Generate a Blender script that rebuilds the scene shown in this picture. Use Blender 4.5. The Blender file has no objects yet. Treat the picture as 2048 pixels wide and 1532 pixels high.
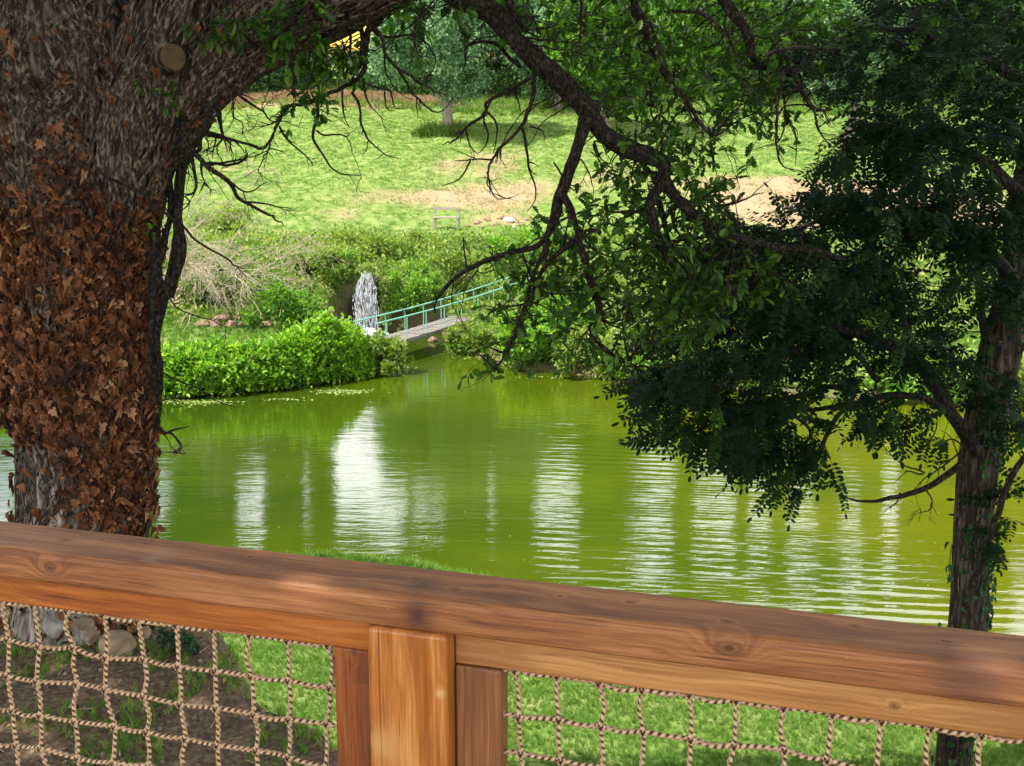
import bpy, bmesh, math
import numpy as np
rng = np.random.default_rng(11)
C = bpy.context.scene.collection
PI = math.pi

# ------------------------------------------------------------------ camera
F = 2300.0; PITCH = math.atan(486.0 / F); SP, CP = math.sin(PITCH), math.cos(PITCH)
CAM_Z = 7.0
cam_d = bpy.data.cameras.new("camera"); cam = bpy.data.objects.new("camera", cam_d); C.objects.link(cam)
cam.location = (0, 0, CAM_Z); cam.rotation_euler = (PI / 2 - PITCH, 0, 0)
cam_d.sensor_width = 36; cam_d.lens = F / 2048 * 36; cam_d.clip_start = 0.05; cam_d.clip_end = 2000
bpy.context.scene.camera = cam

# ------------------------------------------------------------------ world, sun, exposure
SUN_EL = math.radians(58); SUN_AZ = math.radians(-102)      # azimuth from +Y towards +X
SDIR = np.array([math.sin(SUN_AZ) * math.cos(SUN_EL), math.cos(SUN_AZ) * math.cos(SUN_EL), math.sin(SUN_EL)])
w = bpy.data.worlds.new("World"); bpy.context.scene.world = w; w.use_nodes = True
nt = w.node_tree; nt.nodes.clear()
sky = nt.nodes.new("ShaderNodeTexSky"); sky.sky_type = 'NISHITA'; sky.sun_disc = False
sky.sun_elevation = SUN_EL; sky.sun_rotation = SUN_AZ
tc = nt.nodes.new("ShaderNodeTexCoord"); mp = nt.nodes.new("ShaderNodeMapping"); mp.inputs['Scale'].default_value = (1, 1, 2.2)
cn = nt.nodes.new("ShaderNodeTexNoise"); cn.inputs['Scale'].default_value = 2.6; cn.inputs['Detail'].default_value = 7
cr = nt.nodes.new("ShaderNodeValToRGB"); cr.color_ramp.elements[0].position = .36; cr.color_ramp.elements[1].position = .52
mx = nt.nodes.new("ShaderNodeMix"); mx.data_type = 'RGBA'; mx.inputs[7].default_value = (19, 19.1, 19.3, 1)
bg = nt.nodes.new("ShaderNodeBackground"); bg.inputs['Strength'].default_value = 0.095
wo = nt.nodes.new("ShaderNodeOutputWorld")
nt.links.new(tc.outputs['Generated'], mp.inputs[0]); nt.links.new(mp.outputs[0], cn.inputs['Vector'])
sx = nt.nodes.new("ShaderNodeSeparateXYZ"); nt.links.new(tc.outputs['Generated'], sx.inputs[0])
ma = nt.nodes.new("ShaderNodeMath"); ma.operation = 'MULTIPLY_ADD'; ma.inputs[1].default_value = -.30; nt.links.new(sx.outputs[2], ma.inputs[0]); nt.links.new(cn.outputs['Fac'], ma.inputs[2])
ma2 = nt.nodes.new("ShaderNodeMath"); ma2.operation = 'ADD'; ma2.inputs[1].default_value = .10; nt.links.new(ma.outputs[0], ma2.inputs[0])
nt.links.new(ma2.outputs[0], cr.inputs[0]); nt.links.new(cr.outputs[0], mx.inputs[0])
nt.links.new(sky.outputs[0], mx.inputs[6]); nt.links.new(mx.outputs[2], bg.inputs['Color']); nt.links.new(bg.outputs[0], wo.inputs[0])
sl = bpy.data.lights.new("sun", 'SUN'); sl.energy = 5.0; sl.angle = math.radians(0.6); sl.color = (1, .95, .86)
so = bpy.data.objects.new("sun", sl); C.objects.link(so)
from mathutils import Vector
so.rotation_euler = Vector(SDIR).to_track_quat('Z', 'Y').to_euler(); so.location = (-30, -10, 60)
sc = bpy.context.scene
sc.view_settings.view_transform = 'Standard'; sc.view_settings.look = 'None'; sc.view_settings.gamma = 1
sc.view_settings.exposure = 0.85
sc.render.engine = 'CYCLES'
sc.cycles.max_bounces = 7; sc.cycles.diffuse_bounces = 3; sc.cycles.glossy_bounces = 3
sc.cycles.transmission_bounces = 4; sc.cycles.transparent_max_bounces = 12
sc.cycles.caustics_reflective = False; sc.cycles.caustics_refractive = False
sc.cycles.use_denoising = True

# ------------------------------------------------------------------ projection helpers
def P(px, py, Y):
    v = py - 766.0; t = Y / (F * CP - v * SP)
    return np.array([(px - 1024.0) * t, Y, CAM_Z - (F * SP + v * CP) * t])
def tpx(py, Y): return Y / (F * CP - (py - 766.0) * SP)     # metres per photo pixel at depth Y
def project(X, Y, Z):
    dz = Z - CAM_Z
    zf = Y * CP - dz * SP; yf = Y * SP + dz * CP
    zf = np.where(zf < .1, .1, zf)
    return 1024 + F * X / zf, 766 - F * yf / zf

# ------------------------------------------------------------------ value noise
_tab = np.random.default_rng(5).random((256, 256))
def vn(x, y):
    x = np.asarray(x, float); y = np.asarray(y, float)
    xi = np.floor(x).astype(int); yi = np.floor(y).astype(int); fx = x - xi; fy = y - yi
    fx = fx * fx * (3 - 2 * fx); fy = fy * fy * (3 - 2 * fy)
    a = _tab[xi & 255, yi & 255]; b = _tab[(xi + 1) & 255, yi & 255]; c = _tab[xi & 255, (yi + 1) & 255]; d = _tab[(xi + 1) & 255, (yi + 1) & 255]
    return (a * (1 - fx) + b * fx) * (1 - fy) + (c * (1 - fx) + d * fx) * fy
def fbm(x, y, o=4):
    s = 0; a = .5
    for i in range(o): s = s + a * vn(x * 2 ** i + 17 * i, y * 2 ** i + 31 * i); a *= .5
    return s
def sstep(a, b, x): t = np.clip((x - a) / (b - a), 0, 1); return t * t * (3 - 2 * t)

# ------------------------------------------------------------------ object helpers
def tag(o, label=None, cat=None, group=None, kind=None):
    if label: o['label'] = label
    if cat: o['category'] = cat
    if group: o['group'] = group
    if kind: o['kind'] = kind
    return o
def empty(name, loc=(0, 0, 0), rz=0):
    o = bpy.data.objects.new(name, None); C.objects.link(o); o.location = loc; o.rotation_euler = (0, 0, rz); o.empty_display_size = .1
    return o
def mk(name, V, L, T, mat, parent=None, fattr=None, vattr=None, smooth=False):
    me = bpy.data.meshes.new(name); V = np.ascontiguousarray(V, np.float32); L = np.ascontiguousarray(L, np.int32); T = np.asarray(T, np.int32)
    me.vertices.add(len(V)); me.vertices.foreach_set('co', V.ravel())
    me.loops.add(len(L)); me.loops.foreach_set('vertex_index', L)
    me.polygons.add(len(T)); st = np.zeros(len(T), np.int32); st[1:] = np.cumsum(T)[:-1]
    me.polygons.foreach_set('loop_start', st)
    me.update(calc_edges=True)
    for k, a in (fattr or {}).items():
        me.attributes.new(k, 'FLOAT', 'FACE').data.foreach_set('value', np.ascontiguousarray(a, np.float32))
    for k, a in (vattr or {}).items():
        me.attributes.new(k, 'FLOAT', 'POINT').data.foreach_set('value', np.ascontiguousarray(a, np.float32))
    me.polygons.foreach_set('use_smooth', np.full(len(T), smooth))
    me.materials.append(mat); me.update()
    o = bpy.data.objects.new(name, me); C.objects.link(o)
    if parent is not None: o.parent = parent; 
    return o
class MB:                                            # collects geometry for one mesh
    def __init__(s): s.V = []; s.L = []; s.T = []; s.R = []; s.A = []; s.n = 0
    def add(s, V, L, T, rnd=None, va=None):
        V = np.asarray(V, float).reshape(-1, 3)
        s.V.append(V); s.L.append(np.asarray(L, np.int64).ravel() + s.n); s.T.append(np.asarray(T, np.int64).ravel())
        s.R.append(np.full(len(s.T[-1]), .5) if rnd is None else np.broadcast_to(rnd, (len(s.T[-1]),)))
        s.A.append(np.zeros(len(V)) if va is None else va); s.n += len(V); return s
    def build(s, name, mat, parent=None, smooth=False, off=None):
        V = np.concatenate(s.V)
        if off is not None: V = V - np.asarray(off, float)
        return mk(name, V, np.concatenate(s.L), np.concatenate(s.T), mat, parent, {'rnd': np.concatenate(s.R)}, {'va': np.concatenate(s.A)}, smooth)
def frames(yd, nh):                                  # columns x,y,z from direction and normal hint
    yd = yd / (np.linalg.norm(yd, axis=1, keepdims=True) + 1e-9)
    x = np.cross(yd, nh); x /= (np.linalg.norm(x, axis=1, keepdims=True) + 1e-9)
    z = np.cross(x, yd)
    return np.stack([x, yd, z], axis=2)
def scatter(mb, tpl, Rm, Pn, scale, rnd):
    TV, TL, TT = tpl; N = len(Pn)
    V = np.einsum('nij,vj->nvi', Rm * np.asarray(scale).reshape(-1, 1, 1), TV) + Pn[:, None, :]
    L = (TL[None, :] + (np.arange(N) * len(TV))[:, None]).ravel()
    mb.add(V.reshape(-1, 3), L, np.tile(TT, N), np.repeat(rnd, len(TT)))
def tpl(verts, faces): return (np.array(verts, float), np.array([i for f in faces for i in f]), np.array([len(f) for f in faces]))
def runit(n, r=rng): v = r.normal(size=(n, 3)); return v / np.linalg.norm(v, axis=1, keepdims=True)

def catmull(pts, step):
    pts = np.asarray(pts, float)
    if len(pts) < 2: return pts
    p = np.vstack([2 * pts[0] - pts[1], pts, 2 * pts[-1] - pts[-2]]); out = []
    for i in range(1, len(p) - 2):
        d = np.linalg.norm(p[i + 1, :3] - p[i, :3]); n = max(1, int(d / step)); t = (np.arange(n) / n)[:, None]
        a, b, c, e = p[i - 1], p[i], p[i + 1], p[i + 2]
        out.append(.5 * (2 * b + (c - a) * t + (2 * a - 5 * b + 4 * c - e) * t ** 2 + (3 * b - a - 3 * c + e) * t ** 3))
    out.append(p[-2][None]); return np.vstack(out)
def tube(mb, pts, rad, sides=6, cap=True, rnd=.5, disp=None, va=None):
    pts = np.asarray(pts, float); n = len(pts)
    if n < 2: return
    rad = np.broadcast_to(rad, (n,)).astype(float)
    T = np.gradient(pts, axis=0); T /= (np.linalg.norm(T, axis=1, keepdims=True) + 1e-9)
    ref = np.array([.13, .97, .2]) if abs(T[0, 1]) < .8 else np.array([1., .1, .1])
    A = np.zeros_like(pts); a = np.cross(T[0], ref); a /= np.linalg.norm(a)
    for i in range(n):
        a = a - T[i] * a.dot(T[i]); a /= (np.linalg.norm(a) + 1e-9); A[i] = a
    B = np.cross(T, A); th = np.arange(sides) / sides * 2 * PI
    R = rad[:, None] * np.ones((1, sides))
    if disp is not None: R = R + disp(np.arange(n)[:, None], th[None, :], pts[:, None, :])
    V = pts[:, None] + R[..., None] * (A[:, None] * np.cos(th)[None, :, None] + B[:, None] * np.sin(th)[None, :, None])
    i = np.arange(n - 1)[:, None] * sides; j = np.arange(sides)[None]; k = (j + 1) % sides
    L = np.stack([i + j, i + k, i + sides + k, i + sides + j], axis=2).reshape(-1)
    TT = [4] * ((n - 1) * sides)
    if cap: L = np.concatenate([L, np.arange(sides)[::-1], (n - 1) * sides + np.arange(sides)]); TT = TT + [sides, sides]
    mb.add(V.reshape(-1, 3), L, TT, rnd, None if va is None else va(np.arange(n)[:, None], th[None, :]).ravel())
def wiggle(pts, amp, freq=1.0):
    n = len(pts); out = np.array(pts, float); ph = rng.random(3) * 100
    s = np.arange(n) * freq
    for k in range(3): out[:, k] += amp * (vn(s * .35 + ph[k], s * 0 + k) - .5) * 2 + amp * .5 * (vn(s + ph[k], s * 0 + k + 9) - .5)
    return out

# ------------------------------------------------------------------ materials
def mat(name):
    m = bpy.data.materials.new(name); m.use_nodes = True; n = m.node_tree; n.nodes.clear(); return m, n
def N(n, t, **kw):
    x = n.nodes.new(t)
    for k, v in kw.items():
        if k in x.inputs: x.inputs[k].default_value = v
        else: setattr(x, k, v)
    return x
def ramp(n, src, stops):
    r = n.nodes.new("ShaderNodeValToRGB"); e = r.color_ramp.elements
    while len(e) < len(stops): e.new(.5)
    for el, (p, c) in zip(e, stops): el.position = p; el.color = (*c, 1) if len(c) == 3 else c
    n.links.new(src, r.inputs[0]); return r.outputs[0]
def M_(n, op, a, b=None, c=None):
    x = n.nodes.new("ShaderNodeMath"); x.operation = op
    for i, v in enumerate((a, b, c)):
        if v is None: continue
        if isinstance(v, (int, float)): x.inputs[i].default_value = v
        else: n.links.new(v, x.inputs[i])
    return x.outputs[0]
def mixc(n, f, a, b, mode='MIX'):
    x = n.nodes.new("ShaderNodeMix"); x.data_type = 'RGBA'; x.blend_type = mode
    for i, v in ((0, f), (6, a), (7, b)):
        if isinstance(v, (int, float)): x.inputs[i].default_value = v
        elif isinstance(v, tuple): x.inputs[i].default_value = (*v, 1)[:4]
        else: n.links.new(v, x.inputs[i])
    return x.outputs[2]
def pos_noise(n, scale, detail=4, sc=(1, 1, 1), obj=False, rough=.55):
    if obj: t = n.nodes.new("ShaderNodeTexCoord").outputs['Object']
    else: t = n.nodes.new("ShaderNodeNewGeometry").outputs['Position']
    mp = n.nodes.new("ShaderNodeMapping"); mp.inputs['Scale'].default_value = sc; n.links.new(t, mp.inputs[0])
    x = n.nodes.new("ShaderNodeTexNoise"); x.inputs['Scale'].default_value = scale; x.inputs['Detail'].default_value = detail; x.inputs['Roughness'].default_value = rough
    n.links.new(mp.outputs[0], x.inputs['Vector']); return x.outputs['Fac']
def attr(n, name):
    a = n.nodes.new("ShaderNodeAttribute"); a.attribute_name = name; return a.outputs['Fac']
def finish(n, col, rough=.8, bump=None, bstr=.3, bdist=.02, spec=.5, ior=None):
    b = n.nodes.new("ShaderNodeBsdfPrincipled"); b.inputs['Roughness'].default_value = rough if isinstance(rough, (int, float)) else .5
    if not isinstance(rough, (int, float)): n.links.new(rough, b.inputs['Roughness'])
    b.inputs['Specular IOR Level'].default_value = spec
    if ior: b.inputs['IOR'].default_value = ior
    if isinstance(col, tuple): b.inputs['Base Color'].default_value = (*col, 1)
    else: n.links.new(col, b.inputs['Base Color'])
    if bump is not None:
        bp = n.nodes.new("ShaderNodeBump"); bp.inputs['Strength'].default_value = bstr; bp.inputs['Distance'].default_value = bdist
        n.links.new(bump, bp.inputs['Height']); n.links.new(bp.outputs[0], b.inputs['Normal'])
    o = n.nodes.new("ShaderNodeOutputMaterial"); n.links.new(b.outputs[0], o.inputs[0]); return b
def leaf_mat(name, stops, trans=.35, tcol=(1.3, 1.5, .5), rough=.5, patch=.0, spec=.35):
    m, n = mat(name); c = ramp(n, attr(n, 'rnd'), stops)
    if patch:
        c = mixc(n, M_(n, 'MULTIPLY', ramp(n, pos_noise(n, .9, 3), [(.4, (0, 0, 0)), (.62, (1, 1, 1))]), patch), c, stops[-1][1])
    d = n.nodes.new("ShaderNodeBsdfPrincipled"); d.inputs['Roughness'].default_value = rough; d.inputs['Specular IOR Level'].default_value = spec
    n.links.new(c, d.inputs['Base Color'])
    t = n.nodes.new("ShaderNodeBsdfTranslucent"); tcn = mixc(n, 1.0, c, tcol, 'MULTIPLY'); n.links.new(tcn, t.inputs[0])
    mxs = n.nodes.new("ShaderNodeMixShader"); mxs.inputs[0].default_value = trans
    n.links.new(d.outputs[0], mxs.inputs[1]); n.links.new(t.outputs[0], mxs.inputs[2])
    o = n.nodes.new("ShaderNodeOutputMaterial"); n.links.new(mxs.outputs[0], o.inputs[0]); return m

M = {}
M['oak_leaf'] = leaf_mat('oak_leaf', [(0, (.018, .05, .008)), (.6, (.042, .11, .013)), (1, (.14, .27, .025))], .48)
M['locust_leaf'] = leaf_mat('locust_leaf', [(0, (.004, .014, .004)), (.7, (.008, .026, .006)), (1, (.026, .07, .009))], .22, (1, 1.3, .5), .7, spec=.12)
M['ivy_green'] = leaf_mat('ivy_green', [(0, (.01, .035, .01)), (1, (.03, .09, .02))], .15)
M['ivy_dead'] = leaf_mat('ivy_dead', [(0, (.02, .008, .004)), (.3, (.07, .024, .010)), (.6, (.16, .055, .02)), (.9, (.27, .11, .045)), (1, (.45, .26, .13))], .12, (1.2, .8, .5), .65)
M['hedge_leaf'] = leaf_mat('hedge_leaf', [(0, (.03, .11, .012)), (.45, (.13, .32, .022)), (1, (.42, .60, .07))], .38, patch=.2)
M['bank_leaf'] = leaf_mat('bank_leaf', [(0, (.05, .13, .02)), (.5, (.17, .28, .045)), (1, (.40, .44, .12))], .38, patch=.35)
M['fern_leaf'] = leaf_mat('fern_leaf', [(0, (.08, .22, .02)), (1, (.32, .48, .08))], .38)
M['tree_leaf_cool'] = leaf_mat('tree_leaf_cool', [(0, (.05, .12, .05)), (.5, (.15, .28, .13)), (1, (.42, .56, .34))], .35, (1, 1.2, .7), patch=.0)
M['tree_leaf_warm'] = leaf_mat('tree_leaf_warm', [(0, (.04, .12, .014)), (.5, (.11, .26, .03)), (1, (.30, .46, .07))], .4)
M['tree_leaf_dark'] = leaf_mat('tree_leaf_dark', [(0, (.025, .075, .018)), (.6, (.06, .15, .035)), (1, (.17, .29, .08))], .3)
M['dry_stem'] = leaf_mat('dry_stem', [(0, (.20, .13, .06)), (1, (.42, .32, .18))], .2, (1, 1, .8))
M['pond_weed'] = leaf_mat('pond_weed', [(0, (.10, .18, .02)), (1, (.35, .42, .12))], .1)

def bark(name, c0, c1, c2, scale=9, zs=.25, bstr=.9, low=False):
    m, n = mat(name); a = pos_noise(n, scale, 6, (1, 1, zs), rough=.65); b = pos_noise(n, scale * .3, 3)
    v = n.nodes.new("ShaderNodeTexVoronoi"); v.inputs['Scale'].default_value = scale * 1.6; g = n.nodes.new("ShaderNodeNewGeometry")
    mp = n.nodes.new("ShaderNodeMapping"); mp.inputs['Scale'].default_value = (1, 1, zs * .7); n.links.new(g.outputs['Position'], mp.inputs[0]); n.links.new(mp.outputs[0], v.inputs['Vector'])
    h = M_(n, 'ADD', a, M_(n, 'MULTIPLY', v.outputs['Distance'], .5))
    c = ramp(n, h, [(.45, c0), (.74, c1), (1, c2)]); c = mixc(n, M_(n, 'MULTIPLY', b, .35), c, c0)
    if low:                                           # paler bark towards the foot
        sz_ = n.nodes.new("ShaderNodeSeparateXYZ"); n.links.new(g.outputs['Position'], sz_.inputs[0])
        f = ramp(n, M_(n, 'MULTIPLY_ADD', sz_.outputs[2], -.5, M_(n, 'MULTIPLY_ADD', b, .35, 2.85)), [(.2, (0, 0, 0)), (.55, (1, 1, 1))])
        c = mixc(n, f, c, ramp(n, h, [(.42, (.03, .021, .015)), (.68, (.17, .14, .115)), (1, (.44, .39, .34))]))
    finish(n, c, .9, h, bstr, .03, .2); return m
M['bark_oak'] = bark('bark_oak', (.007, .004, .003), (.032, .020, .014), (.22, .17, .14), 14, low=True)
M['bark_branch'] = bark('bark_branch', (.005, .0035, .0025), (.016, .011, .008), (.07, .056, .044), 42, .8, .9)
M['bark_locust'] = bark('bark_locust', (.014, .009, .006), (.032, .023, .017), (.13, .10, .078), 26, .16)
M['bark_far'] = bark('bark_far', (.10, .08, .06), (.22, .18, .14), (.38, .33, .28), 6)
M['ivy_stem'] = bark('ivy_stem', (.012, .007, .0045), (.065, .042, .029), (.26, .20, .15), 34, .6, .5)
M['dead_branch'] = bark('dead_branch', (.28, .22, .14), (.42, .35, .24), (.6, .52, .38), 30, .6, .2)
m_, n_ = mat('cut_wood'); dn = n_.nodes.new('ShaderNodeVectorMath'); dn.operation = 'LENGTH'; n_.links.new(n_.nodes.new('ShaderNodeTexCoord').outputs['Object'], dn.inputs[0]); rg = M_(n_, 'SINE', M_(n_, 'MULTIPLY', M_(n_, 'ADD', dn.outputs['Value'], M_(n_, 'MULTIPLY', pos_noise(n_, 18, 3), .03)), 520)); finish(n_, mixc(n_, M_(n_, 'MULTIPLY_ADD', rg, .25, .3), ramp(n_, pos_noise(n_, 14, 4), [(.3, (.07, .04, .016)), (.7, (.16, .095, .04))]), (.03, .018, .01)), .85); M['cut_wood'] = m_

def rockmat(name, a, b):
    m, n = mat(name); x = pos_noise(n, 9, 8, obj=True); finish(n, ramp(n, x, [(.3, a), (.7, b)]), .85, x, .6, .03); return m
M['rock_grey'] = rockmat('rock_grey', (.13, .12, .095), (.33, .31, .25))
M['rock_tan'] = rockmat('rock_tan', (.15, .10, .065), (.32, .23, .15))
M['rock_red'] = rockmat('rock_red', (.12, .065, .042), (.36, .23, .16))
M['rock_white'] = rockmat('rock_white', (.5, .48, .44), (.8, .78, .74))
def plain(name, col, rough=.6, sp=.5, nz=.15, sc=12):
    m, n = mat(name); x = pos_noise(n, sc, 5); c = ramp(n, x, [(.25, tuple(v * (1 - nz) for v in col)), (.75, tuple(min(1, v * (1 + nz)) for v in col))])
    finish(n, c, rough, x, .15, .01, sp); return m
M['grey_wood'] = plain('grey_wood', (.2, .18, .16), .85, .3, .35)
M['pale_wood'] = plain('pale_wood', (.36, .31, .26), .85, .3, .25)
M['green_paint'] = plain('green_paint', (.22, .5, .38), .45, .5, .12)
M['dark_rock'] = rockmat('dark_rock', (.02, .018, .014), (.09, .065, .045))

# ------------------------------------------------------------------ terrain
LAKE = np.array([(-60, 11), (-20, 15), (-9, 17.6), (-6, 17.6), (-4, 17.95), (-2.6, 18.15), (-1, 17.6), (0, 16.9), (1.2, 16.0), (2.2, 15.2), (5, 14.2), (9, 12.5), (14, 11), (25, 9), (60, 6),
                 (60, 26), (25, 28.5), (13.7, 30), (8.5, 31.2), (3.25, 33.9), (.4, 35.1), (-1.06, 37.4), (-1.9, 39.5), (-2.6, 42.2), (-4, 42.7), (-6.3, 42.6), (-6.6, 40.6), (-4.9, 38.2), (-4.0, 35.9), (-4.3, 34.4), (-6, 32.9), (-9.6, 31.0), (-14, 30.5), (-25, 30), (-60, 28)], float)
def sdf_lake(x, y):                                   # >0 on land
    x = np.asarray(x, float); y = np.asarray(y, float); d = np.full(x.shape, 1e9); ins = np.zeros(x.shape, bool)
    n = len(LAKE)
    for i in range(n):
        a = LAKE[i]; b = LAKE[(i + 1) % n]; ex, ey = b - a; wx = x - a[0]; wy = y - a[1]
        t = np.clip((wx * ex + wy * ey) / (ex * ex + ey * ey), 0, 1)
        d = np.minimum(d, (wx - ex * t) ** 2 + (wy - ey * t) ** 2)
        c = ((a[1] <= y) & (b[1] > y)) | ((b[1] <= y) & (a[1] > y))
        xx = a[0] + (y - a[1]) / (b[1] - a[1] if b[1] != a[1] else 1e-9) * ex
        ins ^= c & (x < xx)
    d = np.sqrt(d); return np.where(ins, -d, d)
def zfar(x, y):
    z = np.interp(y, [30, 36, 38.5, 40, 42.6, 43.6, 46, 52, 58, 70, 90, 140, 280], [.4, .5, .7, 1.1, 1.6, 2.2, 2.75, 3.05, 4.6, 6.7, 10, 19, 36])
    z = z + sstep(44, 60, y) * ((fbm(x * .07 + 3, y * .07) - .5) * 1.6 + (fbm(x * .6, y * .6) - .47) * .25)
    m = sstep(-3.2, -1.6, x) * (1 - sstep(45.5, 48.5, y)); z = z * (1 - m) + np.minimum(z, .75) * m
    return z + sstep(36, 40, y) * (fbm(x * 1.1 + 9, y * 1.1) - .45) * .45
def znear(x, y):
    z = np.interp(y, [-20, 0, 4, 6, 9, 13, 17, 19], [3.4, 3.1, 2.75, 2.5, 1.9, 1.0, .5, .36])
    z = z + (fbm(x * .5, y * .5) - .47) * .25
    # earth mound round the oak
    edge = np.interp(y, [-20, 4.5, 5.8, 6.4, 7.2, 8.2], [0.2, -.4, -1.0, -1.85, -2.15, -2.3])
    mnd = sstep(.75, -.05, x - edge + (fbm(x * 2.1, y * 2.1) - .47) * .5) * sstep(8.9, 7.5, y)
    zm = np.interp(y, [-20, 0, 5, 7, 9], [3.9, 3.8, 3.8, 3.88, 3.8]) + (fbm(x * 1.7 + 5, y * 1.7) - .47) * .22
    return z + (zm - z) * mnd, mnd
def terrain(x, y):
    x = np.asarray(x, float); y = np.asarray(y, float); s = sdf_lake(x, y); s = s + (fbm(x * 1.3, y * 1.3) - .47) * .5
    far = y > 24
    zn, mnd = znear(x, y); base = np.where(far, zfar(x, y), zn)
    wdt = np.where(far, 1.6 - 1.2 * sstep(39.5, 41.5, y), 1.2)
    z = np.where(s > 0, .03 + (base - .03) * sstep(-.3, 1, s / wdt), .03 + s * .7)
    return np.clip(z, -1.6, 999), mnd, s
def gz(x, y): return float(terrain(np.array([x]), np.array([y]))[0][0])
def hit(px, py, y0=26., y1=130.):                    # photo pixel -> point of the ground
    ys = np.linspace(y0, y1, 1500); q = P(px, py, 1.0); xs = q[0] * ys; zs = CAM_Z + (q[2] - CAM_Z) * ys
    tz = terrain(xs, ys)[0]; tz = np.maximum(tz, 0)
    k = np.argmax(zs <= tz)
    return np.array([xs[k], ys[k], tz[k]])
DRY = [hit(px, py, 44)[:2].tolist() + [rx, ry, a] for px, py, rx, ry, a in [(950, 330, 3.2, 4, .9), (860, 400, 5, 1.6, .8), (1000, 385, 4, 2.0, .9), (700, 200, 9, 2.2, 1.0), (520, 205, 7, 2.4, 1.0),
        (1250, 350, 4, 2.5, .8), (1560, 385, 4.2, 2.6, 1.35), (1480, 372, 2.5, 1.2, 1.0), (1800, 400, 6, 2.5, 1.0), (1650, 440, 5, 1.3, .9), (660, 425, 3, .9, .6), (1400, 330, 2, 1.2, .5), (1010, 440, 2.0, 1.0, 1.1), (430, 330, 3, 4, .4), (1950, 450, 6, 2, 1.), (1270, 250, 3, 3, .3)]]
def dry(x, y):
    d = np.zeros(np.shape(x))
    for cx, cy, rx, ry, a in DRY: d = d + a * np.exp(-((x - cx) / rx) ** 2 - ((y - cy) / ry) ** 2)
    nz = fbm(x * .9 + 40, y * .45 + 7, 4)
    d = d * (.35 + 1.5 * nz) + sstep(.5, .72, fbm(x * .35 + 11, y * .25 + 3)) * .35
    return np.where(y > 42, np.clip(d * .72, 0, 1), 0)
def axis(segs):
    out = []
    for a, b, s in segs: out.append(np.arange(a, b, s))
    return np.concatenate(out)
gx = axis([(-160, -40, 8), (-40, -18, 1.2), (-18, -6, .3), (-6, 7, .11), (7, 20, .3), (20, 40, 1.0), (40, 168, 8)])
gy = axis([(-30, 2, 2), (2, 10, .1), (10, 19, .15), (19, 29, 1), (29, 50, .17), (50, 95, .4), (95, 140, 2), (140, 300, 10)])
GX, GY = np.meshgrid(gx, gy); GZ, GM, GS = terrain(GX, GY)
nx, ny = len(gx), len(gy); ii = (np.arange(ny - 1)[:, None] * nx + np.arange(nx - 1)[None]); L = np.stack([ii, ii + 1, ii + nx + 1, ii + nx], axis=2).reshape(-1)
dirt = np.clip(GM * 1.1 + sstep(.7, .1, GS) * .8, 0, 1)
m_, n_ = mat('ground')
nz = pos_noise(n_, 2.2, 7); nf = pos_noise(n_, 28, 5)
gc = ramp(n_, nz, [(.3, (.05, .115, .018)), (.48, (.14, .22, .042)), (.72, (.28, .31, .11))])
dc = ramp(n_, nf, [(.3, (.24, .155, .08)), (.7, (.46, .34, .21))])
c = mixc(n_, ramp(n_, M_(n_, 'ADD', attr(n_, 'dry'), M_(n_, 'MULTIPLY', M_(n_, 'SUBTRACT', nf, .5), .9)), [(.3, (0, 0, 0)), (.75, (1, 1, 1))]), gc, dc)
ec = ramp(n_, nf, [(.25, (.05, .032, .019)), (.5, (.14, .095, .06)), (.75, (.27, .2, .135))])
gsp = n_.nodes.new('ShaderNodeSeparateXYZ'); n_.links.new(n_.nodes.new('ShaderNodeNewGeometry').outputs['Position'], gsp.inputs[0]); c = mixc(n_, ramp(n_, M_(n_, 'MULTIPLY', gsp.outputs[1], .005), [(.59, (0, 0, 0)), (.6, (1, 1, 1))]), c, (.62, .46, .09))  # ripe field beyond the wood
c = mixc(n_, attr(n_, 'dirt'), c, ec)
finish(n_, c, .95, nf, .6, .06, .1); M['ground'] = m_
g = mk('ground', np.stack([GX, GY, GZ], -1).reshape(-1, 3), L, np.full((nx - 1) * (ny - 1), 4), M['ground'], vattr={'dry': dry(GX, GY).ravel(), 'dirt': dirt.ravel()}, smooth=True)
tag(g, kind='structure')

# water
m_, n_ = mat('water')
geo = n_.nodes.new("ShaderNodeNewGeometry"); sp = n_.nodes.new("ShaderNodeSeparateXYZ"); n_.links.new(geo.outputs['Position'], sp.inputs[0])
big = pos_noise(n_, .16, 3, (1, 1.3, 1))
wc = ramp(n_, M_(n_, 'ADD', M_(n_, 'MULTIPLY', big, .55), M_(n_, 'MULTIPLY_ADD', sp.outputs[0], .022, .3)), [(.35, (.024, .049, .003)), (.6, (.052, .078, .003)), (.9, (.125, .135, .003))])  # dark hill reflection at left, sunlit silt at right, put into base colour
r1 = pos_noise(n_, 1.0, 4, (1.6, 5.5, 1)); r2 = pos_noise(n_, 1.0, 3, (.35, 1.2, 1))
wv = n_.nodes.new("ShaderNodeTexWave"); wv.wave_type = 'BANDS'; wv.bands_direction = 'Y'; wv.inputs['Scale'].default_value = .95; wv.inputs['Distortion'].default_value = 2.2; wv.inputs['Detail'].default_value = 2; wv.inputs['Detail Scale'].default_value = .6
mp = n_.nodes.new("ShaderNodeMapping"); mp.inputs['Rotation'].default_value = (0, 0, math.radians(10)); mp.inputs['Scale'].default_value = (.8, 1, 1); n_.links.new(geo.outputs['Position'], mp.inputs[0]); n_.links.new(mp.outputs[0], wv.inputs['Vector'])
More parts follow.
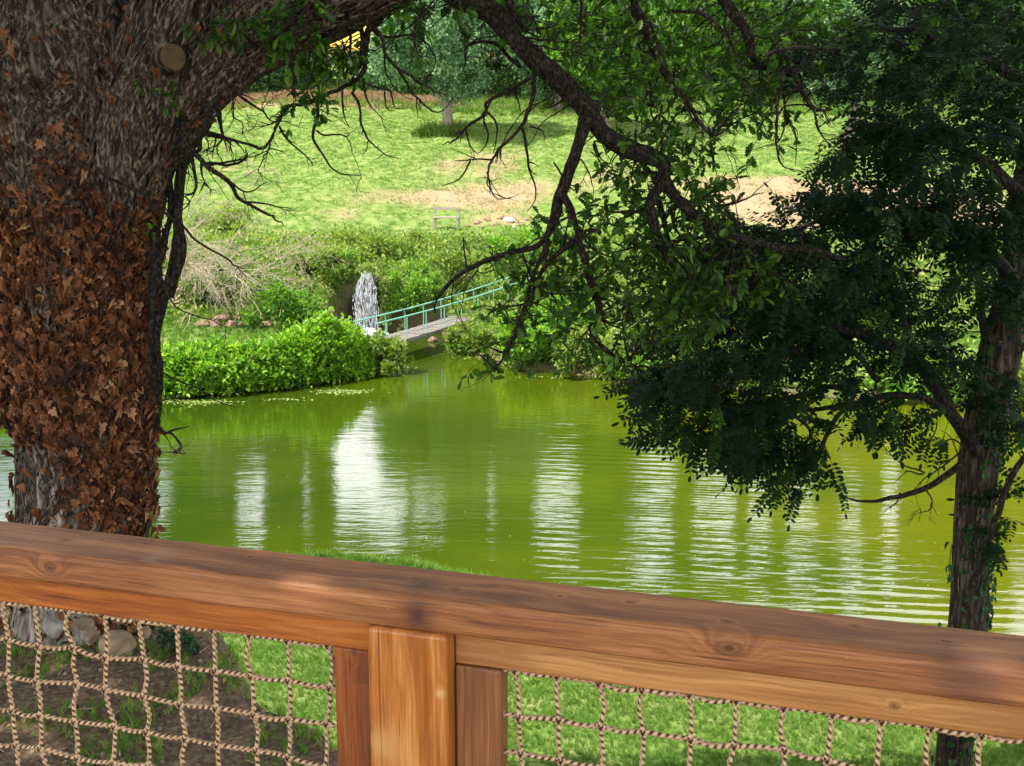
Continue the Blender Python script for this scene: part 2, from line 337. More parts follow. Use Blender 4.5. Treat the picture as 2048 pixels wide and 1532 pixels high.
msk = M_(n_, 'MULTIPLY', ramp(n_, M_(n_, 'MULTIPLY_ADD', sp.outputs[0], .07, .3), [(.25, (.03, .03, .03)), (.45, (1, 1, 1)), (.72, (1, 1, 1)), (.88, (.3, .3, .3))]), ramp(n_, r2, [(.35, (.4, .4, .4)), (.6, (1, 1, 1))]))
hgt = M_(n_, 'ADD', M_(n_, 'MULTIPLY', r1, .0042), M_(n_, 'ADD', M_(n_, 'MULTIPLY', r2, .009), M_(n_, 'MULTIPLY', M_(n_, 'MULTIPLY', wv.outputs['Fac'], msk), .0042)))
b = n_.nodes.new("ShaderNodeBsdfPrincipled"); n_.links.new(wc, b.inputs['Base Color']); b.inputs['Roughness'].default_value = .035; b.inputs['IOR'].default_value = 1.45; b.inputs['Specular IOR Level'].default_value = .95
bp = n_.nodes.new("ShaderNodeBump"); bp.inputs['Strength'].default_value = 1.0; bp.inputs['Distance'].default_value = 1.0; n_.links.new(hgt, bp.inputs['Height']); n_.links.new(bp.outputs[0], b.inputs['Normal'])
o_ = n_.nodes.new("ShaderNodeOutputMaterial"); n_.links.new(b.outputs[0], o_.inputs[0]); M['water'] = m_
wt = mk('water', [(-62, 4, 0), (62, 4, 0), (62, 46, 0), (-62, 46, 0)], [0, 1, 2, 3], [4], M['water']); tag(wt, kind='structure')

# ------------------------------------------------------------------ grass (stuff)
def blade_tpl(k, h, w, lean, r):
    V = []; Fc = []
    for i in range(k):
        a = r.random() * 2 * PI; rr = r.random() * .35 * h; bx, by = rr * math.cos(a), rr * math.sin(a); hh = h * (.5 + .7 * r.random())
        d = r.random() * 2 * PI; ln = lean * hh * (.3 + r.random()); px, py = math.cos(d) * w, math.sin(d) * w; e = r.random() * 2 * PI
        s = len(V)
        V += [(bx - px, by - py, 0), (bx + px, by + py, 0), (bx + px * .6 + math.cos(e) * ln * .35, by + py * .6 + math.sin(e) * ln * .35, hh * .6), (bx - px * .6 + math.cos(e) * ln * .35, by - py * .6 + math.sin(e) * ln * .35, hh * .6), (bx + math.cos(e) * ln, by + math.sin(e) * ln, hh)]
        Fc += [(s, s + 1, s + 2, s + 3), (s + 3, s + 2, s + 4)]
    return tpl(V, Fc)
def grass_mat(name, g, d):
    m, n = mat(name); c = ramp(n, attr(n, 'rnd'), [(0, g[0]), (.45, g[1]), (.62, g[2]), (.8, d[0]), (1, d[1])])
    c = mixc(n, M_(n, 'MULTIPLY', pos_noise(n, 1.3, 4), .55), c, g[1])
    df = n.nodes.new("ShaderNodeBsdfDiffuse"); n.links.new(c, df.inputs[0]); t = n.nodes.new("ShaderNodeBsdfTranslucent"); n.links.new(c, t.inputs[0])
    x = n.nodes.new("ShaderNodeMixShader"); x.inputs[0].default_value = .35; n.links.new(df.outputs[0], x.inputs[1]); n.links.new(t.outputs[0], x.inputs[2])
    o = n.nodes.new("ShaderNodeOutputMaterial"); n.links.new(x.outputs[0], o.inputs[0]); return m
M['grass'] = grass_mat('grass', [(.055, .15, .014), (.16, .29, .045), (.33, .42, .11)], [(.27, .21, .09), (.42, .32, .18)])
def zrot(n, r=rng):
    a = r.random(n) * 2 * PI; c, s = np.cos(a), np.sin(a); R = np.zeros((n, 3, 3)); R[:, 0, 0] = c; R[:, 0, 1] = -s; R[:, 1, 0] = s; R[:, 1, 1] = c; R[:, 2, 2] = 1; return R
def inview(x, y, z, m=170):
    px, py = project(x, y, z); return (px > -m) & (px < 2048 + m) & (py > -m) & (py < 1532 + m)
def grass_patch(mb, n, x0, x1, y0, y1, tp, smin, smax, keep=None, y_pow=1.0):
    x = rng.uniform(x0, x1, n); y = y0 + (y1 - y0) * rng.random(n) ** y_pow; z, md, s = terrain(x, y)
    k = inview(x, y, z) & (s > .02)
    if keep is not None: k &= keep(x, y, md, s)
    x, y, z = x[k], y[k], z[k]; dr = dry(x, y)
    rn = np.clip(rng.random(len(x)) * .62 + np.where(rng.random(len(x)) < dr, .42, 0), 0, 1)
    scatter(mb, tp, zrot(len(x)), np.stack([x, y, z - .005], 1), rng.uniform(smin, smax, len(x)), rn)
r5 = np.random.default_rng(3)
gt_a = blade_tpl(9, 1, .035, .8, r5); gt_b = blade_tpl(7, 1, .06, .9, r5)
mb = MB()
grass_patch(mb, 150000, -5, 9, 4.5, 19, gt_a, .035, .075, lambda x, y, md, s: rng.random(len(x)) > md * (1.02 - .7 * (fbm(x * 2.4, y * 2.4) > .49)))
grass_patch(mb, 6000, -6, 3, 15.6, 18.6, gt_a, .09, .22, lambda x, y, md, s: s < .9)
tag(mb.build('lawn_grass', M['grass']), 'mown green grass on the lawn below the railing', 'grass', kind='stuff')
mb = MB()
grass_patch(mb, 120000, -34, 44, 46, 93, gt_b, .06, .14, lambda x, y, md, s: fbm(x * 1.2, y * 1.2) > .38, .8)
grass_patch(mb, 9000, -34, 44, 84, 95, gt_b, .25, .5)
tq = hit(895, 270, 50); grass_patch(mb, 260, tq[0] - 1.6, tq[0] + 1.3, tq[1] - 1.2, tq[1] + .8, gt_b, .4, .9)
grass_patch(mb, 26000, -20, 26, 36, 50, gt_b, .10, .28)
tag(mb.build('meadow_grass', M['grass']), 'tufted green and dry meadow grass on the hillside', 'grass', kind='stuff')
mb = MB(); n = 16000; x = rng.uniform(-30, -4, n); y = rng.uniform(86.5, 90.0, n); z, md, s = terrain(x, y); k = rng.random(n) < (.25 + fbm(x * .5, y * .8))
scatter(mb, gt_b, zrot(int(k.sum())), np.stack([x, y, z], 1)[k], rng.uniform(.2, .5, int(k.sum())), rng.random(int(k.sum())))
M['bracken'] = leaf_mat('bracken', [(0, (.20, .12, .06)), (.6, (.42, .27, .16)), (1, (.55, .42, .28))], .2, (1, .9, .7))
tag(mb.build('bracken', M['bracken']), 'band of reddish dry bracken below the hilltop wood', 'bracken', kind='stuff')
# ------------------------------------------------------------------ leaf templates
def half_leaf(out, fold=.25, curl=.25):
    out = [(x, y) for x, y in out]; V = [(0, y, -curl * y * y) for y in (0, 1)]
    R = [(x, y, fold * x - curl * y * y) for x, y in out]; Lf = [(-x, y, fold * x - curl * y * y) for x, y in out]
    V = [(0, 0, 0)] + R + [(0, 1, -curl)] + Lf; k = len(R)
    return tpl(V, [tuple([0] + list(range(1, k + 1)) + [k + 1]), tuple([0, k + 1] + list(range(2 * k + 1, k + 1, -1)))])
OAK = half_leaf([(.06, .12), (.17, .2), (.1, .3), (.26, .42), (.15, .53), (.3, .67), (.19, .77), (.2, .9), (.08, .98)], .3, .25)
IVY = half_leaf([(.16, -.14), (.42, .02), (.52, .24), (.3, .34), (.4, .6), (.17, .62)], .35, .5)
IVYC = half_leaf([(.14, -.1), (.3, .02), (.38, .24), (.24, .34), (.26, .6), (.12, .62)], .9, .9)
OVAL = half_leaf([(.2, .25), (.26, .5), (.17, .8)], .3, .3)
DIAM = tpl([(0, 0, 0), (.33, .45, .12), (0, 1, -.12), (-.33, .45, .12)], [(0, 1, 2), (0, 2, 3)])
def clump(k, r, sz=.55):
    V = []; Fc = []
    for i in range(k):
        d = r.normal(size=3); d[2] = abs(d[2]) * .5; d /= np.linalg.norm(d); nh = r.normal(size=3) + np.array([0, 0, 1.5]); Rm = frames(d[None], nh[None])[0]; p = r.normal(size=3) * .28
        s = len(V); V += [tuple(Rm @ (v * sz) + p) for v in DIAM[0]]; Fc += [(s, s + 1, s + 2), (s, s + 2, s + 3)]
    return tpl(V, Fc)
CL = [clump(5, r5) for _ in range(3)]
def pinnate(pairs, r, droop):
    V = []; Fc = []; y = np.linspace(0, 1, 9); z = -droop * y ** 2
    for i in range(8):
        s = len(V); V += [(-.006, y[i], z[i]), (.006, y[i], z[i]), (.006, y[i + 1], z[i + 1]), (-.006, y[i + 1], z[i + 1])]; Fc.append((s, s + 1, s + 2, s + 3))
    el = [(0, 0), (.19, .22), (.25, .55), (.13, .95), (-.13, .95), (-.25, .55), (-.19, .22)]
    for i in range(pairs):
        yy = .16 + .8 * i / pairs; zz = -droop * yy ** 2
        for sd in (-1, 1):
            ln = .21 * (1 - .35 * (yy - .4) ** 2) * r.uniform(.85, 1.1); a = sd * r.uniform(1.1, 1.4); dz = r.uniform(-.75, -.1)
            d = np.array([math.sin(a), math.cos(a), dz]); d /= np.linalg.norm(d); Rm = frames(d[None], np.array([[.1 * sd, .3, 1.]]))[0]
            s = len(V); V += [tuple(Rm @ np.array([u * ln, v * ln, 0]) + np.array([sd * .01, yy + r.uniform(-.01, .01), zz])) for u, v in el]; Fc.append(tuple(range(s, s + 7)))
    s = len(V); V += [(u * .2, 1 + v * .2, -droop - v * .08) for u, v in el]; Fc.append(tuple(range(s, s + 7)))
    return tpl(V, Fc)
PIN = [pinnate(7, r5, d) for d in (.1, .25, .5)]

def leaves_on(mb, tp, pts, dirs, size, spread=.9, up=1.2, rn=None, r=rng):
    n = len(pts); d = dirs + spread * runit(n, r); nh = runit(n, r) * .8 + np.array([0, 0, up])
    scatter(mb, tp, frames(d, nh), pts, r.uniform(.7, 1.25, n) * size, r.random(n) if rn is None else rn)

# ------------------------------------------------------------------ far trees
def crown_pts(n, rx, ry, rz, nb, r, cz):
    c = runit(nb, r) * (r.random((nb, 1)) ** .45) * .72; br = r.uniform(.24, .46, nb)
    k = r.integers(0, nb, n); d = runit(n, r); rad = br[k] * (r.random(n) ** .28)
    p = c[k] + d * rad[:, None]; d = d + .3 * p
    keep = vn(p[:, 0] * 4.1 + 7, p[:, 2] * 4.1 + p[:, 1] * 3) > .27
    p, d = p[keep], d[keep]
    return p * np.array([rx, ry, rz]) + np.array([0, 0, cz]), d, c * np.array([rx, ry, rz]) + np.array([0, 0, cz])
def make_tree(name, label, group, lm, n, h, rx, rz, cz, tr, seed, sz=.42, bk='bark_far', loc=(0, 0, 0)):
    r = np.random.default_rng(seed); root = empty(name, loc); tag(root, label, 'tree', group)
    p, d, c = crown_pts(n, rx, rx, rz, 16, r, cz); mb = MB()
    j = r.integers(0, 3, len(p))
    for i in range(3): leaves_on(mb, CL[i], p[j == i], d[j == i], sz, .5, .9, r=r)
    mb.build('crown', M[lm], root)
    tb = MB(); top = cz + rz * .45; zs = np.linspace(-.3, top, 14); wob = np.cumsum(r.normal(size=(14, 2)) * .06, axis=0)
    pts = np.stack([wob[:, 0], wob[:, 1], zs], 1); rad = tr * (1.35 * np.exp(-(zs + .3) * 2.2) * .5 + 1 - .75 * (zs + .3) / (top + .3))
    tube(tb, pts, np.clip(rad, .04, 9), 12)
    for q in c[:12]:
        zb = r.uniform(cz - rz * .9, cz + .1); b0 = np.array([np.interp(zb, zs, pts[:, 0]), np.interp(zb, zs, pts[:, 1]), zb])
        mid = (b0 + q) / 2 + r.normal(size=3) * .25 + np.array([0, 0, -.2]); pp = catmull([b0, mid, q], .4); tube(tb, pp, np.linspace(tr * .38, .03, len(pp)), 6)
    tb.build('trunk', M[bk], root, smooth=True); return root
def copy_tree(o, loc, rz, s=1., label=None, group=None):
    r = o.copy(); C.objects.link(r); r.location = loc; r.rotation_euler = (0, 0, rz); r.scale = (s, s, s)
    if label: r['label'] = label
    if group: r['group'] = group
    for ch in list(o.children): c = ch.copy(); C.objects.link(c); c.parent = r
    return r
def on(px, py, dy=0): h = hit(px, py, 50); return (h[0], h[1] + dy, gz(h[0], h[1] + dy))
t1 = make_tree('broadleaf_tree', 'broad pale green tree with a grey trunk standing above the wooden bench', 'trees on the hillside', 'tree_leaf_cool', 15000, 11, 5.2, 4.6, 6.7, .36, 1, loc=on(895, 270))
t2 = make_tree('broadleaf_tree', 'leaning grey green tree with low boughs on the slope behind the feathery branches', 'trees on the hillside', 'tree_leaf_cool', 14000, 10, 4.8, 4.4, 6.2, .42, 2, loc=on(1700, 292))
t3 = make_tree('broadleaf_tree', 'slender bright green tree with low foliage behind the long oak bough', 'trees on the hillside', 'tree_leaf_warm', 13000, 9, 4.4, 4.6, 5.6, .2, 3, loc=on(1215, 262))
t4 = make_tree('broadleaf_tree', 'pale low tree filling the gap right of the broad grey trunk', 'trees on the hillside', 'tree_leaf_cool', 12000, 7, 4.0, 3.4, 4.1, .25, 4, loc=on(1120, 225, 2))
protos = []
for i, (lm, sd) in enumerate([('tree_leaf_dark', 21), ('tree_leaf_warm', 22), ('tree_leaf_cool', 23)]):
    x, y = [(-21, 93), (-6, 95), (1.5, 93)][i]
    protos.append(make_tree('woodland_tree', ['dark tree at the wood edge, just under the big oak limb', 'bright green tree at the wood edge left of the broad grey trunk', 'pale green tree at the wood edge behind the broad grey trunk'][i], 'trees along the edge of the hilltop wood', lm, 15000, 12, 5.4, 5.6, 6.2, .3, sd, .55, loc=(x, y, gz(x, y))))
r9 = np.random.default_rng(9)
for x, y, k, s, lb_ in [(-28, 95, 1, .95, 'green tree at the wood edge hidden mostly by the oak limb'), (-18.0, 97, 2, .72, 'pale tree at the wood edge just left of the yellow sunlit gap'), (8.5, 95, 0, .9, 'dark tree at the wood edge above the long oak bough'), (15.5, 93, 1, .95, 'bright tree at the wood edge over the shaded green slope'), (23, 95, 2, .95, 'pale tree at the wood edge right of the shaded green slope'),
                        (30.5, 94, 1, 1.0, 'green tree at the wood edge left of the feathery crown'), (38, 95, 0, 1.0, 'dark tree at the wood edge behind the feathery crown'), (45, 94, 2, 1.0, 'rightmost pale tree at the wood edge')]:
    copy_tree(protos[k], (x, y, gz(x, y) - .2), r9.random() * 6.28, s, lb_, 'trees along the edge of the hilltop wood')
# the rest of the wood, one mass: rear rows and tall trees added to shape the sky's reflection in the pond
wm = MB(); wt_ = MB()
def mass(x, y, n, rx, rz, cz, sz, trk):
    p, d, c = crown_pts(n, rx, rx, rz, 14, r9, cz); b0 = np.array([x, y, gz(x, y)]); leaves_on(wm, CL[int(r9.integers(3))], p + b0, d, sz, .5, .9, r=r9)
    tube(wt_, [b0 - np.array([0, 0, .4]), b0 + np.array([r9.normal() * .3, 0, cz * .5]), b0 + np.array([0, 0, cz])], [trk, trk * .8, trk * .4], 9)
for row, (yy, sp_) in enumerate([(103, 7), (111, 7.5)]):
    x = -46 + row * 3
    while x < 52:
        if abs(x + .1425 * yy) > 5.2: mass(x + r9.uniform(-1, 1), yy + r9.uniform(-2, 2), 4200, 5.3, 6.0, 7.0, .85, .3)
        x += sp_
for x, y in [(-40, 117), (-30, 116), (-21, 118), (-11, 117), (-1, 119), (9, 117), (19, 119), (29, 117), (40, 119), (50, 118)]: mass(x, y, 9500, 8.5, 6.5, 24.3 + r9.uniform(-.8, 1.2), 1.35, .4)  # added high crowns, out of view, cutting off the reflected sky from above
for x, rx in [(-46, 4.5), (-39, 4.4), (-31.5, 3.9), (-23, 2.8), (-18.9, 1.9), (-4.6, 2.6), (.2, 3.2), (9.6, 2.6), (27.5, .7), (32.0, .8), (23.4, .5), (36.7, 1.2), (42.5, 3.6), (45, 3), (48, 3), (53, 3), (17.5, .8)]: mass(x, 111 + (x % 2), int(700 + 1500 * rx), rx, 12.5, 17, .8, .3)  # added slender trees blocking the sky reflection column by column
for x in (-33, -27, -21, -15): mass(x, 168, 5000, 5, 6.5, 6.5, .9, .3)  # trees added past the field, closing low sky in the pond reflection
tag(wm.build('far_woodland', M['tree_leaf_dark']), 'dense far wood closing the view at the top of the hill, with added trees that shape the pond reflection', 'wood', kind='stuff')
tag(wt_.build('far_woodland_trunks', M['bark_far']), 'grey trunks of the dense wood at the top of the hill, added reflection trees included', 'wood', kind='stuff')
# undergrowth of the wood
mb = MB(); n = 30000; x = rng.uniform(-45, 50, n); y = rng.uniform(91, 101, n); z = terrain(x, y)[0] + rng.random(n) ** 1.5 * (1 + 2.2 * fbm(x * .4, y * .2))
k = ~(np.abs(x + .1425 * y) < 1.5); x, y, z = x[k], y[k], z[k]
leaves_on(mb, CL[0], np.stack([x, y, z], 1), np.tile([0, 0, 1.], (len(x), 1)), .5)
tag(mb.build('undergrowth', M['tree_leaf_dark']), 'dark undergrowth along the foot of the hilltop wood', 'undergrowth', kind='stuff')

# ------------------------------------------------------------------ shrubs, hedge, bank plants
def bush(name, label, cat, group, lm, px, py, wpx, hpx, n, sz, tp=DIAM, depth=.7, seed=0, y0=28., dy=0, stems=True, low=0):
    r = np.random.default_rng(seed); h = hit(px, py, y0); h[1] += dy; h[2] = max(gz(h[0], h[1]), 0)
    t = tpx(py, h[1]); rx = wpx * t / 2; rz = hpx * t; root = empty(name, h); tag(root, label, cat, group)
    nb = 17; c = np.stack([r.uniform(-.8, .8, nb), r.uniform(-.6, .6, nb), r.uniform(.1, .78, nb)], 1); c[:, 2] *= 1 - .45 * c[:, 0] ** 2; br = r.uniform(.13, .31, nb)
    k = r.integers(0, nb, n); d = runit(n, r); p = c[k] + d * (br[k] * np.where(r.random(n) < .12, r.uniform(1, 1.55, n), r.random(n) ** .4))[:, None]; p[:, 2] = np.abs(p[:, 2] - low) + low
    keep = (vn(p[:, 0] * 7, p[:, 2] * 7 + p[:, 1] * 5) > .22); p, d = p[keep], d[keep]
    p = p * np.array([rx, rx * depth + .25, rz]); mb = MB(); leaves_on(mb, tp, p, d + np.array([0, 0, .3]), sz * r.uniform(.6, 1.5, len(p)), .8, .8, r=r); mb.build('foliage', M[lm], root)
    if stems:
        tb = MB()
        for q in c: pp = catmull([np.array([q[0] * .2 * rx, 0, -.1]), q * np.array([rx * .7, rx * depth * .5, rz * .5]), q * np.array([rx, rx * depth, rz])], .12); tube(tb, pp, np.linspace(.02, .006, len(pp)), 4)
        tb.build('stem', M['ivy_stem'], root)
    return root
# hedge on the spit
root = empty('hedge', (-9, 32.5, 0)); tag(root, 'long bright green leafy hedge on the spit at the water edge', 'hedge')
hp = np.array([(-16.5, 31.9), (-12, 31.6), (-9.4, 31.9), (-7, 32.9), (-5.3, 34.1), (-4.25, 35.0)]); hh = [1.1, 1.05, 1.08, 1.1, 1.7, 1.2]
n = 62000; t = rng.random(n) * 5; cx = np.interp(t, range(6), hp[:, 0]); cy = np.interp(t, range(6), hp[:, 1]); ch = np.interp(t, range(6), hh)
ch = np.where((t > 3.3), np.interp(cx, [-7.6, -6.6, -5.55, -4.95, -4.3], [1.12, 1.38, 1.58, 1.3, .55]), ch)
a = rng.random(n) * PI; lump = .70 + .62 * fbm(cx * 2.1, a * 2.3 + 3) ; rr = (1.03 - .36 * rng.random(n) ** 1.3) + np.where(rng.random(n) < .07, rng.random(n) * .25, 0)
sy, sz_ = -np.cos(a), np.sin(a); hw = 1.0
p = np.stack([cx + rng.normal(size=n) * .05, cy + sy * hw * rr * lump, .02 + np.maximum(sz_, 0) ** .6 * ch * rr * lump], 1)
d = np.stack([rng.normal(size=n) * .3, sy, sz_ + .3], 1); k = vn(cx * 5, a * 5) > .2; mb = MB()
leaves_on(mb, OVAL, p[k] - np.array([-9, 32.5, 0]), d[k], .165, .9, .8); mb.build('foliage', M['hedge_leaf'], root)
tb = MB()
for i in range(60):
    t_ = rng.random() * 5; q = np.array([np.interp(t_, range(6), hp[:, 0]) + 9, np.interp(t_, range(6), hp[:, 1]) - 32.5, 0]); e = q + np.array([rng.normal() * .3, rng.normal() * .3, 1.0]); tube(tb, [q, (q + e) / 2 + rng.normal(size=3) * .06, e], [.02, .015, .006], 5)
tb.build('stem', M['ivy_stem'], root)
bs = [('reed_bush', 'grey green feathery bush trailing into the water at the hedge end', 'bush', None, 'bank_leaf', 752, 745, 110, 85, 3500, .15),
      ('shrub', 'leafy green shrub below the far end of the footbridge', 'shrub', 'shrubs of the pond bank', 'bank_leaf', 935, 705, 110, 60, 3000, .13),
      ('shrub', 'tall pale green shrub right of the footbridge', 'shrub', 'shrubs of the pond bank', 'hedge_leaf', 1075, 730, 150, 120, 6500, .13),
      ('shrub', 'low yellow green shrub hanging over the far water edge', 'shrub', 'shrubs of the pond bank', 'bank_leaf', 1180, 745, 150, 90, 5500, .13),
      ('shrub', 'rounded bright shrub behind the hanging oak leaves', 'shrub', 'shrubs of the pond bank', 'fern_leaf', 1120, 660, 170, 110, 6000, .14),
      ('shrub', 'low grassy shrub at the water edge under the feathery boughs', 'shrub', 'shrubs of the pond bank', 'fern_leaf', 1290, 760, 130, 55, 3500, .12),
      ('shrub', 'broad green shrub seen through the feathery leaves', 'shrub', 'shrubs of the pond bank', 'bank_leaf', 1450, 760, 220, 120, 6500, .15),
      ('shrub', 'bushy shrub on the bank above the bare lower bough', 'shrub', 'shrubs of the pond bank', 'fern_leaf', 1820, 790, 200, 90, 5000, .13),
      ('shrub', 'yellow flowering shrub right of the leaning trunk', 'shrub', 'shrubs of the pond bank', 'bank_leaf', 2030, 805, 170, 110, 5000, .13),
      ('shrub', 'green shrub clinging to the bank above the footbridge', 'shrub', 'shrubs of the pond bank', 'bank_leaf', 900, 560, 190, 62, 4500, .14),
      ('shrub', 'yellow green shrub right of the waterfall', 'shrub', 'shrubs of the pond bank', 'fern_leaf', 830, 625, 110, 95, 5000, .12),
      ('shrub', 'dark green ivy shrub over the reddish rocks', 'shrub', 'shrubs of the pond bank', 'tree_leaf_warm', 560, 650, 150, 85, 5500, .12),
      ('shrub', 'green shrub at the top of the bank left of the waterfall', 'shrub', 'shrubs of the pond bank', 'bank_leaf', 640, 560, 170, 70, 5000, .13),
      ('shrub', 'green shrub inside the pale bare branches', 'shrub', 'shrubs of the pond bank', 'tree_leaf_warm', 440, 600, 170, 70, 4500, .12),
      ('shrub', 'small green shrub on the grass beside the oak trunk', 'shrub', 'shrubs of the pond bank', 'bank_leaf', 440, 470, 130, 60, 3500, .13),
      ('shrub', 'light shrub at the bank top above the waterfall', 'shrub', 'shrubs of the pond bank', 'bank_leaf', 760, 505, 200, 50, 4500, .13),
      ('shrub', 'light shrub right of the bench below the path', 'shrub', 'shrubs of the pond bank', 'fern_leaf', 1060, 520, 190, 60, 4500, .14),
      ('shrub', 'green shrub under the far end of the footbridge handrail', 'shrub', 'shrubs of the pond bank', 'bank_leaf', 1130, 590, 200, 80, 5500, .14),
      ('shrub', 'large shrub glimpsed between oak leaves and feathery leaves', 'shrub', 'shrubs of the pond bank', 'bank_leaf', 1380, 640, 260, 110, 6500, .15),
      ('shrub', 'wide shrub on the bank behind the dark feathery crown', 'shrub', 'shrubs of the pond bank', 'bank_leaf', 1650, 680, 300, 110, 6500, .16)]
for i, b_ in enumerate(bs): bush(*b_, seed=50 + i)
# ferns left of the waterfall
def fern(px, py, hpx, label, seed):
    r = np.random.default_rng(seed); h = hit(px, py, 38); root = empty('fern', h); tag(root, label, 'fern', 'ferns beside the waterfall'); H = hpx * tpx(py, h[1])
    for k in range(11):
        mb = MB(); a = r.random() * 6.28; o = np.array([math.cos(a), math.sin(a), 0]); s = np.linspace(0, 1, 14); pts = np.outer(s, o) * H * .7 + np.outer(np.sin(s * 2.2) * H, [0, 0, 1])
        dd = np.gradient(pts, axis=0)
        for sd in (-1, 1):
            x = np.cross(dd, [0, 0, 1]) * sd; x /= np.linalg.norm(x, axis=1, keepdims=True) + 1e-9
            scatter(mb, DIAM, frames(x + dd * .3, np.tile([0, 0, 1.], (14, 1))), pts, H * .3 * (1.05 - s), r.random(14))
        tube(mb, pts, H * .012, 3); mb.build('frond', M['fern_leaf'], root)
fern(690, 560, 60, 'large bright fern on the bank just left of the waterfall', 1); fern(668, 585, 45, 'smaller fern below the large fern beside the waterfall', 2); fern(655, 545, 45, 'fern at the bank top left of the large fern', 3)
# ground cover on the bank
mb = MB(); n = 80000; x = rng.uniform(-22, 30, n); y = rng.uniform(30.5, 49, n); z, md, s = terrain(x, y)
dens = np.where(y > 37.5, .25 + .9 * fbm(x * .8, y * .9), .8 * (x > -.5) * (s < 4)) * np.where((x < -4) & (y < 39.0), 0, 1)
k = inview(x, y, z) & (s > .1) & (rng.random(n) < dens); x, y, z = x[k], y[k], z[k]
hgt_ = rng.random(len(x)) * (.05 + 1.3 * np.maximum(0, fbm(x * 1.6 + 4, y * 1.6) - .22)) * 1.0
leaves_on(mb, DIAM, np.stack([x, y, z + hgt_], 1), np.tile([0, -.3, 1.], (len(x), 1)), .19, 1.1, .8)
tag(mb.build('bank_ground_cover', M['bank_leaf']), 'mixed green ground cover over the pond bank', 'ground cover', kind='stuff')
mb = MB(); n = 9000; x = rng.uniform(-14, 26, n); y = rng.uniform(29, 44, n); s = terrain(x, y)[2]
k = (s > -.1) & (s < .8) & inview(x, y, y * 0) & ~((x < -3.5) & (y > 35)); x, y = x[k], y[k]
scatter(mb, gt_b, zrot(len(x)), np.stack([x, y, np.maximum(terrain(x, y)[0], 0)], 1), rng.uniform(.15, .45, len(x)), rng.random(len(x)) * .75)
tag(mb.build('water_edge_grass', M['grass']), 'rough grass fringing the far water edge', 'grass', kind='stuff')
# floating weed
mb = MB()
for px, py, sx, sy_, n in [(390, 804, 75, 4, 230), (690, 784, 70, 4, 150), (800, 742, 30, 7, 110), (560, 799, 50, 2, 30), (960, 716, 50, 3, 40), (1150, 755, 120, 3, 40)]:
    for _ in range(n):
        q = P(px + rng.normal() * sx * .5, py + rng.normal() * sy_ * .6, 1.0); tt = CAM_Z / (CAM_Z - q[2]); q = np.array([q[0] * tt, tt, .006])
        if terrain(q[:1], q[1:2])[2][0] > .05: continue
        a = rng.random() * 6.28; scatter(mb, DIAM, frames(np.array([[math.cos(a), math.sin(a), .02]]), np.array([[0, 0, 1.]])), q[None], rng.uniform(.06, .16), rng.random(1))
tag(mb.build('pond_weed', M['pond_weed']), 'floating weed along the foot of the hedge', 'pond weed', kind='stuff')
mb = MB()
for _ in range(90):
    q = P(rng.uniform(330, 1900), rng.uniform(830, 1230), 1.0); tt = CAM_Z / (CAM_Z - q[2]); q = np.array([q[0] * tt, tt, .008])
    if q[1] < 17: continue
    a = rng.random() * 6.28; scatter(mb, DIAM, frames(np.array([[math.cos(a), math.sin(a), .02]]), np.array([[0, 0, 1.]])), q[None], rng.uniform(.015, .04), np.array([1.]))
tag(mb.build('floating_specks', M['pond_weed']), 'tiny pale specks of leaf litter floating on the pond', 'litter', kind='stuff')

# ------------------------------------------------------------------ rocks
def rock(name, label, cat, group, m, loc, size, seed, flat=.75):
    r = np.random.default_rng(seed); bm = bmesh.new(); bmesh.ops.create_icosphere(bm, subdivisions=4, radius=1); D = runit(9, r); off = r.uniform(.5, .85, 9)
    for v in bm.verts:
        c = np.array(v.co); s = 1.0
        for dn, of in zip(D, off):
            dt = c.dot(dn)
            if dt > of: s = min(s, of / dt)
        c = c * s * (1 + .22 * (vn(c[0] * 1.7 + seed, c[1] * 1.7 + c[2] * 2.1 + 7) - .5) + .08 * (vn(c[0] * 4 + seed, c[1] * 4 + c[2] * 3) - .5)); v.co = c * np.array(size)
    me = bpy.data.meshes.new(name); bm.to_mesh(me); bm.free(); me.materials.append(M[m])
    for p_ in me.polygons: p_.use_smooth = True
    o = bpy.data.objects.new(name, me); C.objects.link(o); o.location = loc; o.rotation_euler = (0, 0, r.random() * 6); tag(o, label, cat, group); return o
def near_rock(px, py, Y, rpx, m, label, seed, asp=(1, .8, .85)):
    p = P(px, py, Y); t = tpx(py, Y) * rpx; rock('rock', label, 'rock', 'rocks at the foot of the oak', m, p, (t * asp[0], t * asp[1], t * asp[2]), seed)
near_rock(106, 1254, 6.35, 29, 'rock_grey', 'round grey rock at the foot of the oak, behind the net', 1)
near_rock(172, 1248, 6.5, 18, 'rock_tan', 'small tan rock tucked behind the grey rock', 2)
near_rock(184, 1276, 6.3, 22, 'rock_tan', 'pale flat tan rock between the grey rock and the big one', 3, (1, .8, .75))
near_rock(235, 1290, 6.2, 34, 'rock_tan', 'biggest tan rock, angular, right of the flat one', 4, (1.1, .9, 1))
near_rock(145, 1412, 5.5, 9, 'rock_tan', 'small stone lying on bare earth below the larger rocks', 5)
near_rock(290, 1262, 6.5, 18, 'rock_tan', 'low tan rock in the shade right of the big angular rock', 8)
fr = [(955, 447, 10, 'rock_red'), (975, 440, 9, 'rock_red'), (990, 450, 9, 'rock_red'), (1018, 443, 13, 'rock_white'), (1000, 437, 8, 'rock_red'), (1040, 450, 10, 'rock_red'), (1052, 440, 8, 'rock_red'), (935, 452, 7, 'rock_red'), (1028, 456, 7, 'rock_white'), (967, 456, 6, 'rock_tan')]
